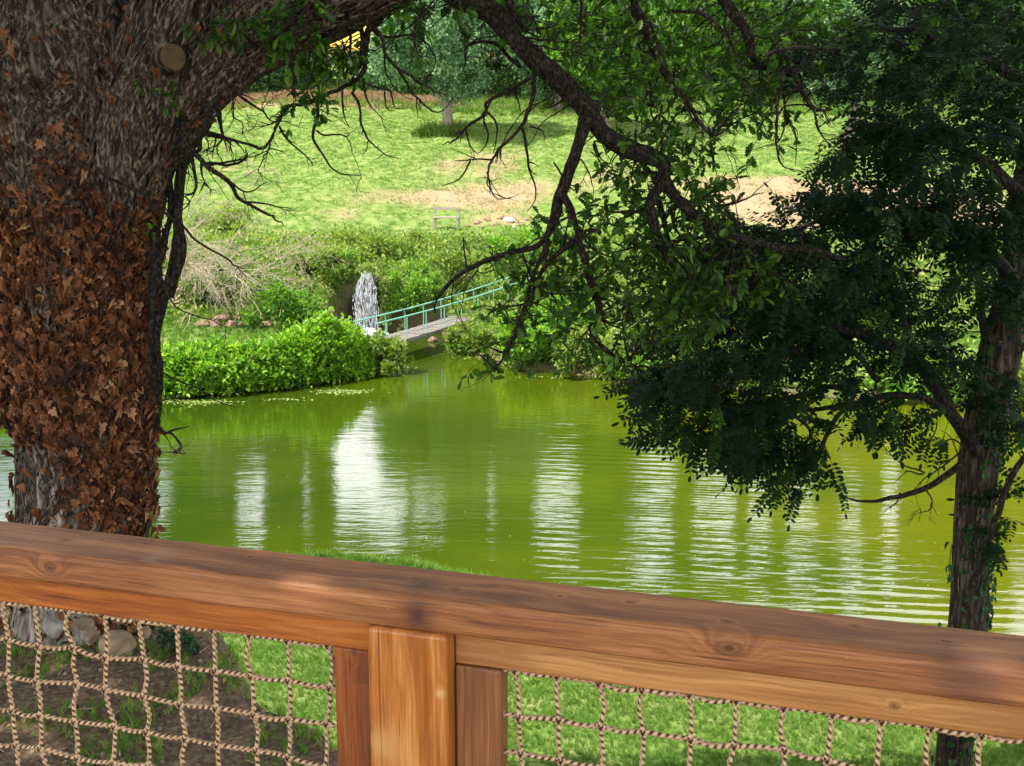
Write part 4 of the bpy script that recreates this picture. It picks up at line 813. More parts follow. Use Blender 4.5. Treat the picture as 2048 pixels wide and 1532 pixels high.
# sawn branch stub
st = MB(); c0 = P(330, 120, 6.72); dv = np.array([.75, -1, .1]); dv /= np.linalg.norm(dv); sp_ = [c0 - dv * .25, c0 - dv * .1, c0 + dv * .10, c0 + dv * .125]
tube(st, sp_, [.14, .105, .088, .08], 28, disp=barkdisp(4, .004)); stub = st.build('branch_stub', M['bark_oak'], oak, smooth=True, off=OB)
st = MB(); tube(st, [c0 + dv * .12, c0 + dv * .131], [.074, .071], 28); st.build('cut_face', M['cut_wood'], stub, off=OB)

branch = {}
branch['B'] = path([(850, -110, 26, 6.45), (905, -12, 23, 6.5), (980, 22, 21), (1040, 92, 22), (1110, 150, 20), (1172, 216, 20), (1215, 276, 17), (1270, 303, 15), (1322, 322, 16), (1325, 365, 14), (1302, 402, 11), (1310, 450, 8), (1330, 520, 5)], 6.6, .03)
branch['B2'] = path([(1318, 345, 14), (1352, 392, 13), (1400, 440, 12), (1440, 468, 10), (1500, 484, 9), (1560, 494, 7), (1620, 500, 5), (1690, 520, 3)], 6.65, .03)
branch['C'] = path([(1172, 235, 14), (1152, 300, 13), (1120, 388, 11), (1105, 440, 8), (1082, 484, 7), (1030, 506, 5.5), (960, 528, 4.2), (905, 558, 3.2), (872, 600, 2.2), (868, 625, 1.5)], 6.55, .03)
branch['C2'] = path([(1122, 385, 8), (1150, 440, 7.5), (1166, 500, 7), (1180, 560, 6.5), (1196, 620, 6), (1180, 660, 4), (1210, 700, 3.5), (1255, 728, 2)], 6.5, .03)
branch['C3'] = path([(1100, 480, 6), (1070, 545, 5), (1050, 610, 4.5), (1034, 660, 4), (1010, 715, 3), (990, 745, 2)], 6.5, .03)
branch['C4'] = path([(1160, 478, 7), (1100, 520, 6), (1075, 560, 4), (1060, 600, 3)], 6.6, .03)
branch['D'] = path([(1400, -110, 16), (1446, 0, 12), (1492, 66, 9), (1510, 120, 8), (1552, 136, 7), (1592, 144, 5), (1608, 190, 4), (1632, 218, 3.2), (1662, 217, 1.5)], 6.9, .03)
branch['E'] = path([(1255, -60, 12), (1270, 10, 9), (1300, 90, 7), (1330, 150, 5.5), (1365, 190, 4), (1395, 240, 3), (1430, 280, 2)], 6.9, .03)
branch['G'] = path([(1010, -40, 12), (1025, 20, 9), (1050, 60, 7)], 6.6, .03)
branch['H'] = path([(760, -60, 22, 6.7), (762, 20, 9), (735, 60, 6), (727, 110, 5), (700, 150, 3)], 6.75, .03)
BB = MB()
for k, (p_, r_) in branch.items(): p_ = wiggle(p_, .008, .5); branch[k] = (p_, r_); tube(BB, p_, r_ * 1.0, 14 if r_[0] > .03 else 9, disp=lambda i, th, p: .22 * r_.mean() * (vn(i * .9 + 5 * np.cos(th), 3 * np.sin(th) + i * .2) - .5) * 2 + .5 * r_.mean() * (vn(i * .22, 0 * th) - .45))
BB.build('branch', M['bark_branch'], oak, smooth=True, off=OB)
# twigs, traced and grown
TW = MB(); tips = []
def twig(pts, r0, r1=.0016, amp=.012, step=.025, sides=5, grow=True, mb=None):
    c = catmull(pts, step); c = wiggle(c, amp, 1.0); r = np.linspace(r0, r1, len(c)); tube(mb or TW, c, r, sides)
    if grow:
        n = len(c)
        for i in range(3, n - 1):
            if rng.random() < .16:
                t = c[min(i + 1, n - 1)] - c[i - 1]; t /= np.linalg.norm(t) + 1e-9; d = t + runit(1)[0] * np.array([.9, .5, .9]); sprout(c[i], d, rng.uniform(.05, .2), r[i] * .7, mb)
    return c
def sprout(p, d, ln, r0, mb=None, lev=0):
    n = max(3, int(ln / .022)); d = d / np.linalg.norm(d); pts = [p]
    for i in range(n): d = d + runit(1)[0] * .28 + np.array([0, 0, -.03]); d /= np.linalg.norm(d); pts.append(pts[-1] + d * ln / n)
    tube(mb or TW, pts, np.linspace(max(r0, .0022), .0012, len(pts)), 4)
    if lev < 2 and ln > .07:
        for _ in range(int(rng.integers(0, 3))): i = int(rng.integers(1, n)); sprout(pts[i], d + runit(1)[0] * .9, ln * .5, r0 * .6, mb, lev + 1)
def tr(lst, ox, oy, s, Y, r0, r1=1.6):                # traced twig
    yy = Y + rng.uniform(-.25, .25); pts = [P(ox + x / s, oy + y / s, yy + .05 * k * rng.uniform(-1, 1)) for k, (x, y) in enumerate(lst)]; t = tpx(400, Y)
    return twig(pts, r0 * t, max(r1 * t * .5, .0014), .006)
z3 = (420, 0, 4.096, 6.7)
tr([(1240, 210), (1260, 400), (1270, 540), (1240, 620), (1100, 710), (920, 780), (830, 840), (680, 860), (630, 900), (560, 1000), (510, 1110), (470, 1240), (420, 1330), (405, 1400), (430, 1475)], *z3, 5)
for l_, r_ in [([(570, 1040), (640, 1150), (720, 1210), (780, 1260), (840, 1350)], 2.5), ([(870, 820), (875, 960), (840, 1110), (900, 1240), (1000, 1370), (1110, 1430), (1240, 1440)], 4), ([(875, 1070), (930, 1100), (1080, 1110), (1140, 1150), (1165, 1240)], 2.2),
               ([(1160, 750), (1220, 860), (1240, 1000), (1290, 1110), (1350, 1200), (1440, 1260), (1545, 1300)], 3), ([(1250, 640), (1280, 800), (1330, 890), (1430, 970)], 3), ([(1280, 200), (1400, 300), (1430, 430), (1530, 560), (1650, 610), (1720, 680), (1830, 740), (1940, 790)], 4),
               ([(1540, 570), (1620, 700), (1690, 800), (1790, 890), (1900, 910), (2000, 790)], 2.8), ([(120, 660), (220, 760), (330, 850), (430, 920), (520, 990), (650, 1000)], 3.5), ([(70, 760), (60, 860), (65, 960), (110, 1120), (60, 1220), (110, 1330)], 4), ([(-60, 1060), (0, 1090), (200, 1150), (330, 1180), (420, 1210), (480, 1160)], 4),
               ([(-20, 1340), (60, 1340), (140, 1350), (250, 1320), (300, 1270), (295, 1210)], 3.5), ([(210, 700), (185, 850), (190, 960), (265, 1000), (260, 1100)], 2), ([(1085, 700), (1090, 930), (1140, 1040)], 2.2), ([(640, 400), (690, 620), (670, 760), (700, 800)], 7), ([(1300, 180), (1400, 300), (1640, 290), (1760, 340), (1840, 470), (1830, 580), (1700, 650)], 3),
               ([(1760, 30), (1700, 180), (1670, 300), (1700, 450), (1800, 480)], 3.2), ([(1130, 100), (1150, 300), (1150, 480), (1240, 560)], 4), ([(1430, 390), (1430, 560), (1490, 680), (1600, 800), (1660, 820)], 2.5), ([(1430, 750), (1440, 880), (1500, 910)], 2), ([(1250, 680), (1400, 730), (1480, 760), (1520, 880), (1590, 890)], 2.5)]: tr(l_, *z3, r_)
z1 = (0, 0, 2.926, 6.5)
for l_, r_ in [([(1060, 850), (1130, 890), (1200, 960), (1330, 1060), (1400, 1160), (1480, 1210), (1560, 1250), (1670, 1320)], 6), ([(1100, 760), (1250, 800), (1450, 840), (1540, 870), (1590, 800), (1650, 690)], 4.5), ([(1210, 960), (1300, 955), (1440, 930), (1440, 880)], 3), ([(640, 1050), (690, 1070), (850, 1150), (1040, 1300), (1170, 1420), (1350, 1530), (1440, 1620)], 4),
               ([(1200, 600), (1220, 700), (1170, 800), (1160, 880), (1100, 900), (1080, 990)], 9), ([(1100, 830), (1150, 1090), (1080, 1150), (1110, 1180), (1050, 1240)], 5), ([(1270, 600), (1290, 700), (1310, 800), (1330, 890)], 5), ([(1330, 1050), (1450, 1120), (1560, 1070)], 2.5), ([(1450, 1180), (1600, 1200), (1700, 1225)], 2.5), ([(900, 660), (950, 720), (1180, 800)], 5)]: tr(l_, *z1, r_)
tr([(1080, 700), (1050, 720), (1060, 1150)], *z1, 7); tr([(845, 1480), (900, 1530), (870, 2100), (830, 2400), (840, 2480)], *z1, 5)
tr([(318, 690), (322, 760), (319, 830), (322, 860), (345, 870), (362, 892), (350, 905), (372, 908)], 0, 0, 1, 6.7, 5); tr([(328, 868), (350, 858), (380, 853)], 0, 0, 1, 6.7, 3); tr([(310, 520), (350, 612), (420, 640), (455, 655)], 0, 0, 1, 6.6, 2); tr([(325, 745), (380, 770), (430, 800), (470, 815)], 0, 0, 1, 6.7, 2)
z2 = (600, 0, 2.926, 6.55)
for l_, r_ in [([(1395, 420), (1370, 450), (1360, 560), (1320, 690), (1290, 740), (1200, 840), (1120, 940), (1100, 1020), (1110, 1130)], 5), ([(1400, 420), (1350, 450), (1200, 540), (1090, 600), (1090, 660), (970, 750), (900, 820), (830, 845)], 4.5), ([(1120, 940), (1000, 935), (900, 945)], 2.2), ([(1000, 940), (940, 1040), (830, 1090)], 2.2), ([(1100, 1010), (1140, 1150), (1245, 1155)], 2),
               ([(1300, 750), (1325, 850), (1340, 970), (1380, 1090), (1370, 1180), (1330, 1240)], 3.5), ([(1280, 390), (1240, 360), (1150, 260), (1060, 240), (980, 270), (965, 380), (940, 440)], 5), ([(1070, 700), (1100, 790), (1080, 860), (1040, 890)], 2.5), ([(970, 750), (990, 850), (1050, 910)], 2.2), ([(1580, 560), (1480, 620), (1400, 640)], 3), ([(1720, 820), (1760, 930), (1820, 965)], 2.5), ([(1720, 840), (1740, 900), (1780, 1005)], 2.5),
               ([(1640, -40), (1640, 120), (1635, 360)], 4), ([(1340, 740), (1420, 770), (1425, 830)], 2), ([(1100, 660), (1150, 740), (1130, 900)], 2.4)]: tr(l_, *z2, r_)
z4 = (1200, 0, 2.415, 6.8)
for l_, r_ in [([(800, 290), (840, 250), (960, 230), (1130, 235), (1250, 200)], 4.5), ([(820, 240), (940, 155), (1100, 140)], 3), ([(880, 340), (855, 500), (855, 700), (870, 790), (940, 830)], 4), ([(885, 430), (905, 560), (940, 640), (945, 800)], 3), ([(940, 340), (985, 450), (1040, 525), (1110, 525)], 4), ([(1040, 525), (1050, 620), (1110, 700)], 3), ([(905, 560), (860, 680), (750, 720)], 2.5), ([(350, 50), (520, 80), (620, 190), (680, 330), (740, 440), (745, 560)], 4), ([(700, 400), (680, 500), (640, 560)], 2.5),
               ([(150, 0), (190, 250), (240, 420), (250, 560), (310, 650)], 4.5), ([(230, 80), (320, 330), (400, 470), (480, 640)], 4.5), ([(520, 1005), (640, 980), (790, 930)], 4), ([(240, 440), (200, 520), (170, 610)], 2.5), ([(620, 1030), (670, 1090), (690, 1140)], 4), ([(290, 900), (210, 1010), (60, 1030), (0, 1100)], 5), ([(330, 1000), (380, 1130), (520, 1260)], 4), ([(270, 950), (310, 1080), (350, 1250), (370, 1400)], 8), ([(400, 1060), (560, 1080), (700, 1170)], 5)]: tr(l_, *z4, r_)
# random hanging twigs along the boughs
def along(pth, t): i = int(t * (len(pth[0]) - 1)); return pth[0][i], pth[1][i]
for key, cnt, l0, l1 in [('B', 26, .15, .5), ('B2', 12, .15, .4), ('C', 14, .12, .35), ('C2', 10, .1, .3), ('C3', 8, .1, .3), ('D', 12, .15, .4), ('E', 12, .15, .45)]:
    for _ in range(cnt):
        p_, r_ = along(branch[key], rng.uniform(.12, .98)); d = np.array([rng.normal() * .8, rng.normal() * .5, -rng.uniform(.1, 1)]); ln = rng.uniform(l0, l1); twig([p_, p_ + d * ln * .5, p_ + d * ln + np.array([rng.normal() * .1, 0, -.05])], min(r_ * .4, .006), .0013, .01)
for _ in range(26):
    p_, r_ = along(limb, rng.uniform(.16, .52)); p_ = p_ + np.array([0, -r_ * .5, -r_ * .85]); d = np.array([rng.normal() * .5 + .25, rng.normal() * .4, -rng.uniform(.3, 1)]); ln = rng.uniform(.15, .5); twig([p_, p_ + d * ln * .5 + np.array([.03, 0, 0]), p_ + d * ln], .005, .0013, .012)
# ------ leafy twigs
LF = MB()
allb = np.concatenate([b[0][::3] for b in branch.values()])
blobs = [(1180, 50, 200, 90, 330, 6.4, 8.4), (1360, 110, 170, 150, 360, 6.4, 8.6), (1250, 190, 90, 70, 80, 6.6, 8), (1010, 25, 70, 35, 30, 6.5, 7.5), (1590, 50, 130, 80, 190, 6.6, 8.6), (1480, 190, 80, 80, 80, 6.6, 8), (1405, 410, 75, 130, 260, 6.3, 7.6), (1330, 300, 110, 50, 90, 6.4, 7.4), (1245, 420, 110, 85, 230, 6.2, 7.4),
         (1110, 480, 90, 55, 70, 6.2, 7.2), (1010, 555, 40, 22, 10, 6.3, 7), (1100, 570, 90, 70, 160, 6.2, 7.2), (1010, 655, 65, 40, 70, 6.3, 7.2), (985, 720, 55, 28, 42, 6.3, 7), (1210, 600, 110, 80, 170, 6.2, 7.4), (1350, 590, 150, 110, 380, 6.2, 7.6), (1460, 540, 120, 85, 260, 6.3, 7.6), (1540, 180, 70, 60, 50, 6.6, 7.6), (1120, 670, 70, 50, 60, 6.3, 7.2),
         (640, 130, 100, 45, 80, 6.4, 7.6), (600, 200, 60, 25, 40, 6.4, 7.2), (800, 30, 110, 35, 60, 6.4, 7.4), (1300, 520, 100, 70, 160, 6.3, 7.4), (1260, 330, 60, 50, 50, 6.4, 7), (560, 60, 90, 60, 60, 6.2, 6.5), (1530, 270, 22, 45, 12, 6.6, 7.2), (960, 500, 40, 16, 10, 6.5, 6.8), (1240, 700, 50, 25, 18, 6.3, 7), (480, 60, 60, 60, 30, 6.3, 6.6), (1320, 650, 140, 60, 150, 6.3, 7.4)]
LP, LD = [], []
def leaf_twiglet(base, d, ln):
    n = 5; pts = [base]; d = d / np.linalg.norm(d)
    for i in range(n): d = d + runit(1)[0] * .22; d /= np.linalg.norm(d); pts.append(pts[-1] + d * ln / n)
    tube(TW, pts, np.linspace(.0026, .0012, n + 1), 3, cap=False)
    for k in range(int(rng.integers(4, 9))):
        s = rng.random() ** .5; q = np.array(pts)[min(n, int(s * n + .5))]; LP.append(q + rng.normal(size=3) * .008); LD.append(d + runit(1)[0] * 1.0)
for cx, cy, rx, ry, n, y0, y1 in blobs:
    nf = max(2, n // 14); feed = []
    for _ in range(nf):
        a = rng.random() * 6.28; rr = rng.random() ** .5; e = P(cx + rx * rr * math.cos(a), cy + ry * rr * math.sin(a), rng.uniform(y0, y1))
        dist = np.linalg.norm(allb - e, axis=1); b = allb[np.argmin(dist)] if not (cx < 860 and cy < 260) else (lambda q: q[0] + np.array([0, -.1, -q[1] * .8]))(along(limb, np.clip((cx - 200) / 900 + rng.normal() * .04, .15, .6)))
        c_ = catmull([b, b * .5 + e * .5 + rng.normal(size=3) * .07 + np.array([0, 0, .03]), e], .05); c_ = wiggle(c_, .015, 1); tube(TW, c_, np.linspace(.0065, .0025, len(c_)), 5); feed.append(c_)
    for _ in range(int(n * (.42 if cy < 330 else .25))):
        a = rng.random() * 6.28; rr = rng.random() ** .5; e = P(cx + rx * rr * math.cos(a), cy + ry * rr * math.sin(a), rng.uniform(y0, y1)); f_ = feed[int(rng.integers(nf))]
        b = f_[int(len(f_) * rng.uniform(.45, .999))]; b = b * .35 + e * .65; leaf_twiglet(b, rng.normal(size=3) * .6 + np.array([.1, 0, -.1]), rng.uniform(.08, .2))
LP = np.array(LP); LD = np.array(LD); leaves_on(LF, OAK, LP, LD, .066, .3, 1.0, rn=np.clip(rng.random(len(LP)) * .9 + rng.normal(size=len(LP)) * .1, 0, 1))
# a few sprouting shoots on the trunk itself
sh = []
for px, py in [(270, 155), (285, 175), (330, 185), (345, 205), (350, 165), (300, 460), (340, 220), (400, 90), (375, 50), (455, 20)]:
    for _ in range(9): sh.append(P(px + rng.normal() * 9, py + rng.normal() * 9, 6.38 + rng.random() * .06))
leaves_on(LF, OAK, np.array(sh), np.tile([0, -.4, -.2], (len(sh), 1)), .04, .8)
# overhead crown (gives the shade on trunk, railing and bank)
n = 40000; x = rng.uniform(-18, 3, n); y = rng.uniform(-.8, 7.1, n); z = 9.9 + .28 * np.maximum(y, 0) + rng.random(n) * 3.2; k = (fbm(x * .45 + 5, y * .45) > .27) & ~((x > -3.5) & (y > 5.8))
leaves_on(LF, OVAL, np.stack([x, y, z], 1)[k], np.tile([0, 0, -.3], (int(k.sum()), 1)), .26, .9, 1.4)
LF.build('crown', M['oak_leaf'], oak, off=OB); TW.build('twigs', M['bark_branch'], oak, off=OB)

# ------ ivy on the trunk
def surf(pth, s, th, off=0.):
    pts, rad = pth; s = np.clip(s, 0, len(pts) - 1.001); i = s.astype(int); f = (s - i)[:, None]; c = pts[i] * (1 - f) + pts[i + 1] * f; r = rad[i] * (1 - f[:, 0]) + rad[i + 1] * f[:, 0]
    T = pts[np.minimum(i + 4, len(pts) - 1)] - pts[np.maximum(i - 4, 0)]; T /= np.linalg.norm(T, axis=1, keepdims=True)
    A = np.array([0, -1., 0]) - T * T[:, 1:2] * -1; A = np.array([0, -1., 0]) - T * (T @ np.array([0, -1., 0]))[:, None]; A /= np.linalg.norm(A, axis=1, keepdims=True); Bv = np.cross(T, A)
    o = A * np.cos(th)[:, None] + Bv * np.sin(th)[:, None]; o2 = o
    return c + o * (r + off)[:, None] if np.ndim(off) else c + o * (r[:, None] + off), o, T
IV = MB()
def ivy_vine(pth, s0, s1, th0, r0, drift=.0, wan=.05, sides=6, off=None):
    n = max(6, int(abs(s1 - s0) / 1.5)); s = np.linspace(s0, s1, n); ph = rng.random() * 99; th = th0 + drift * np.linspace(0, 1, n) + wan * 12 * (vn(np.arange(n) * .12 + ph, 3) - .5) + wan * 5 * (vn(np.arange(n) * .4 + ph, 7) - .5)
    o_ = (r0 * .75 if off is None else off) + .006 + .02 * np.maximum(vn(np.arange(n) * .15 + ph, 5) - .5, 0); p_, _, _ = surf(pth, s, th, np.broadcast_to(o_, (n,))); tube(IV, p_, np.linspace(r0, r0 * .55, n) * (1 + .25 * (vn(np.arange(n) * .5 + ph, 1) - .5)), sides, rnd=rng.random())
NT = len(trunk[0])
def sy(py):                                           # trunk path index for a photo row
    pj = project(trunk[0][:, 0], trunk[0][:, 1], trunk[0][:, 2])[1]; return float(np.interp(-py, -pj, np.arange(NT)))
for i in range(420):
    a = rng.uniform(300, 1250); ivy_vine(trunk, sy(a), sy(a - rng.uniform(90, 450)), rng.uniform(-1.65, 1.65), rng.uniform(.0025, .0075), rng.normal() * .25, .05, 5)
for i in range(46): a = rng.uniform(300, 1150); ivy_vine(trunk, sy(a), sy(a - rng.uniform(200, 600)), rng.uniform(-1.5, 1.6), rng.uniform(.009, .02), rng.normal() * .3, .04)
for i in range(12): ivy_vine(trunk, sy(640 + 40 * rng.random()), sy(215), -.9 + rng.normal() * .35, rng.uniform(.013, .024), .1 * rng.normal() + .18, .035)
for i in range(26): ivy_vine(trunk, sy(rng.uniform(700, 1000)), sy(rng.uniform(180, 380)), rng.uniform(1.2, 1.75), rng.uniform(.012, .028), .1, .03)
NS = len(stem2[0]); NL = len(limb[0])
for i in range(48): a = rng.uniform(5, 60); ivy_vine(stem2, a, a + rng.uniform(20, 70), rng.uniform(-1.5, 1.5), rng.uniform(.003, .012), rng.normal() * .3)
for i in range(95): a = rng.uniform(5, NL * .45); ivy_vine(limb, a, a + rng.uniform(20, 70), rng.uniform(-1.6, 1.8), rng.uniform(.003, .012), rng.normal() * .4, .07)
for i in range(90): a = rng.uniform(0, 45); ivy_vine(stem2, a, a + rng.uniform(15, 60), rng.uniform(-1.6, 1.6), rng.uniform(.003, .014), rng.normal() * .3)
for i in range(90): a = rng.uniform(0, 60); ivy_vine(limb, a, a + rng.uniform(15, 60), rng.uniform(-1.6, 1.6), rng.uniform(.004, .017), rng.normal() * .3)
for i in range(150): a = rng.uniform(60, 480); ivy_vine(trunk, sy(a), sy(a - rng.uniform(60, 260)), rng.uniform(-1.5, .9), rng.uniform(.003, .011), rng.normal() * .3, .07, 5)
for i in range(22): ivy_vine(trunk, sy(rng.uniform(520, 640)), sy(rng.uniform(60, 200)), rng.uniform(-1.5, .4), rng.uniform(.010, .020), rng.normal() * .25, .06)
IV2 = MB()
for i in range(34): a = rng.uniform(120, 620); ivy_vine(trunk, sy(a), sy(a - rng.uniform(150, 420)), rng.uniform(-.2, 1.5), rng.uniform(.010, .022), rng.normal() * .3, .07)
# bundles of thick stems leaving gaps to the light at the trunk's right side
for lst in [[(410, 250, 11), (378, 300, 10), (358, 360, 11), (357, 430, 10), (363, 490, 13), (352, 545, 10), (333, 590, 8), (322, 640, 8), (318, 700, 6)], [(370, 250, 9), (345, 330, 7), (338, 420, 6), (322, 500, 7), (318, 560, 7), (326, 610, 6), (318, 660, 6)], [(392, 262, 8), (366, 330, 6), (345, 400, 5), (352, 450, 5), (345, 520, 6), (330, 560, 5), (308, 600, 6)], [(420, 215, 14), (398, 262, 12), (380, 300, 10), (372, 330, 6)],
            [(345, 300, 10), (332, 380, 9), (312, 460, 8), (304, 540, 8), (306, 640, 8), (310, 720, 7), (316, 800, 5)], [(360, 470, 7), (366, 500, 8), (356, 540, 8), (340, 590, 6)]]:
    p_, r_ = path([(x, y, r, 6.95) for x, y, r in lst], 6.95, .03); p_ = wiggle(p_, .014, .8); tube(IV2, p_, r_, 8, disp=lambda i, th, p: .003 * (vn(i * .5 + th, th * 2) - .5))
IV.build('ivy_stems', M['ivy_stem'], oak, smooth=True, off=OB); IV2.build('ivy_stems', M['bark_branch'], oak, smooth=True, off=OB)
DL = MB(); n = 25000; py = rng.uniform(60, 1260, n); th = rng.uniform(-1.75, 1.75, n); s = np.interp(-py, -project(trunk[0][:, 0], trunk[0][:, 1], trunk[0][:, 2])[1], np.arange(NT))
den = np.interp(py, [60, 200, 330, 420, 700, 860, 960, 1100, 1260], [.03, .09, .45, .85, 1, .75, .5, .4, .35]); side = np.sin(th)
den = den * np.where(py > 850, np.clip(.30 + .9 * side, .05, 1), 1) * np.where(py < 480, np.clip(.75 - .55 * side, .1, 1), 1) * np.clip(-.35 + 2.6 * fbm(th * 4, py * .012), 0, 1); k = rng.random(n) < den
p_, o_, T_ = surf(trunk, s[k], th[k], rng.uniform(.01, .075, int(k.sum()))); nn = len(p_)
d_ = np.array([0, 0, -1.]) + o_ * .45 + runit(nn) * .65; jj = rng.random(nn) < .35
for tpl_, msk_ in ((IVY, jj), (IVYC, ~jj)): scatter(DL, tpl_, frames(d_[msk_], o_[msk_] + runit(int(msk_.sum())) * .7), p_[msk_], .02 + .065 * rng.random(int(msk_.sum())) ** 1.6, rng.random(int(msk_.sum())))
for pth_, s_a, s_b, n_l in ((stem2, 2, 34, 900), (limb, 2, 26, 700), (stem2, 30, 90, 60), (limb, 26, 70, 30)):
    ss = rng.uniform(s_a, s_b, n_l); tt = rng.uniform(-1.5, 1.5, n_l); kk = rng.random(n_l) < np.clip(1.4 - (ss - s_a) / (s_b - s_a), .1, 1); p_, o_, T_ = surf(pth_, ss[kk], tt[kk], rng.uniform(.01, .06, int(kk.sum()))); scatter(DL, IVYC, frames(np.array([0, 0, -1.]) + o_ * .4 + runit(len(p_)) * .6, o_ + runit(len(p_)) * .6), p_, rng.uniform(.03, .07, len(p_)), rng.random(len(p_)) * .8)
DL.build('dead_ivy_leaves', M['ivy_dead'], oak, off=OB)
GI = MB(); q = []
for cx, cy, rx, ry, n in [(372, 1300, 26, 34, 60), (345, 1275, 22, 12, 30), (415, 1325, 20, 18, 20), (395, 1345, 12, 16, 14)]:
    for _ in range(n): q.append(P(cx + rng.normal() * rx * .5, cy + rng.normal() * ry * .5, 6.5 + rng.random() * .3))
leaves_on(GI, IVY, np.array(q), np.tile([0, -.3, -.3], (len(q), 1)), .06, .8); 
pl = empty('ivy_plant', P(372, 1330, 6.6)); tag(pl, 'small green ivy plant growing at the right foot of the oak', 'plant'); GI.build('foliage', M['ivy_green'], pl, off=pl.location)
gs = MB()
for _ in range(14): a = P(372 + rng.normal() * 8, 1345, 6.6); b = q[int(rng.integers(len(q)))]; tube(gs, [a, (a + b) / 2 + rng.normal(size=3) * .03, b], .003, 4)
gs.build('vine', M['ivy_stem'], pl, off=pl.location)

# ------------------------------------------------------------------ feathery tree on the right
LB = np.array([*P(1903, 1560, 8.0)]); LB[2] = gz(LB[0], LB[1]); loc = empty('feathery_tree', LB); tag(loc, 'dark feathery leaved tree with a slim leaning trunk standing before the pond', 'tree')
lt = path([(1890, 1900, 52), (1905, 1560, 36), (1918, 1380, 36), (1934, 1240, 36), (1940, 1120, 36), (1948, 1000, 37), (1960, 900, 40), (1978, 800, 39), (2003, 690, 39), (2038, 560, 38), (2055, 440, 40), (2080, 300, 38), (2100, 100, 34), (2120, -300, 28), (2140, -700, 22)], 8.0, .025)
LT = MB(); tube(LT, *lt, 48, disp=barkdisp(5, .011)); LT.build('trunk', M['bark_locust'], loc, smooth=True, off=LB)
LBr = MB(); lb = []
for lst, Y in [([(1955, 905, 15), (1905, 830, 13), (1880, 780, 16), (1840, 730, 15), (1770, 690, 12), (1690, 660, 9), (1600, 640, 6), (1500, 640, 4)], 7.8), ([(1935, 870, 12), (1880, 810, 8), (1800, 790, 7.5), (1740, 798, 6.5), (1680, 815, 6), (1620, 820, 4), (1590, 820, 2)], 7.7), ([(1925, 932, 9), (1900, 945, 7), (1850, 978, 6), (1790, 997, 5), (1730, 1000, 3), (1690, 992, 1.5)], 7.6),
               ([(1740, 800, 5), (1680, 830, 5), (1650, 880, 4.5), (1636, 920, 4), (1600, 952, 3)], 7.7), ([(1995, 690, 14), (1968, 660, 9), (1960, 600, 7), (1950, 520, 6)], 7.9), ([(2030, 560, 14), (1950, 480, 11), (1860, 440, 9), (1760, 430, 7), (1650, 440, 5), (1540, 470, 3)], 7.6), ([(2060, 400, 14), (1960, 320, 10), (1840, 270, 8), (1740, 250, 5), (1680, 270, 3)], 7.6),
               ([(2090, 200, 14), (1980, 120, 10), (1860, 70, 7), (1740, 50, 4)], 7.6), ([(1835, 740, 8), (1810, 650, 6), (1790, 600, 5), (1770, 560, 3.5)], 7.8), ([(1600, 700, 6), (1500, 740, 5), (1400, 780, 4), (1300, 800, 2.5)], 7.5), ([(1720, 760, 6), (1560, 800, 5), (1420, 850, 4), (1300, 895, 2.5)], 7.5), ([(1935, 1180, 6), (1965, 1120, 7), (1990, 1040, 7), (2020, 960, 7), (2060, 900, 6)], 7.6), ([(1985, 760, 10), (2040, 700, 8), (2100, 680, 6)], 7.9), ([(1600, 640, 6), (1700, 700, 6), (1760, 760, 6)], 7.6), ([(1545, 800, 4), (1620, 870, 3), (1560, 930, 2.5), (1575, 985, 2)], 7.5)]:
    p_, r_ = path([(a, b, c) for a, b, c in lst], Y + 0., .03); p_ = wiggle(p_, .012, .7); tube(LBr, p_, r_, 8); lb.append(p_)
TWs = TW; 
for lst in [[(1925, 900), (1890, 930), (1850, 955), (1820, 990), (1800, 998)], [(1850, 945), (1810, 930), (1780, 905), (1760, 880)], [(1850, 978), (1862, 1000), (1855, 1020), (1820, 1032)], [(1845, 900), (1860, 880), (1874, 860), (1875, 800)], [(1800, 985), (1790, 1005), (1768, 1025)], [(1845, 950), (1815, 945), (1785, 968)], [(1925, 890), (1900, 880), (1870, 905), (1850, 935)], [(1900, 920), (1880, 930), (1878, 960)], [(1866, 820), (1850, 860), (1830, 880)], [(1925, 940), (1905, 880), (1880, 860)]]:
    twig([P(a, b, 7.6 + rng.uniform(-.06, .06)) for a, b in lst], .007, .0018, .008, mb=LBr)
LBr.build('branch', M['bark_branch'], loc, smooth=True, off=LB)
allp = np.concatenate([p[::2] for p in lb]); LL = MB(); LS = MB()
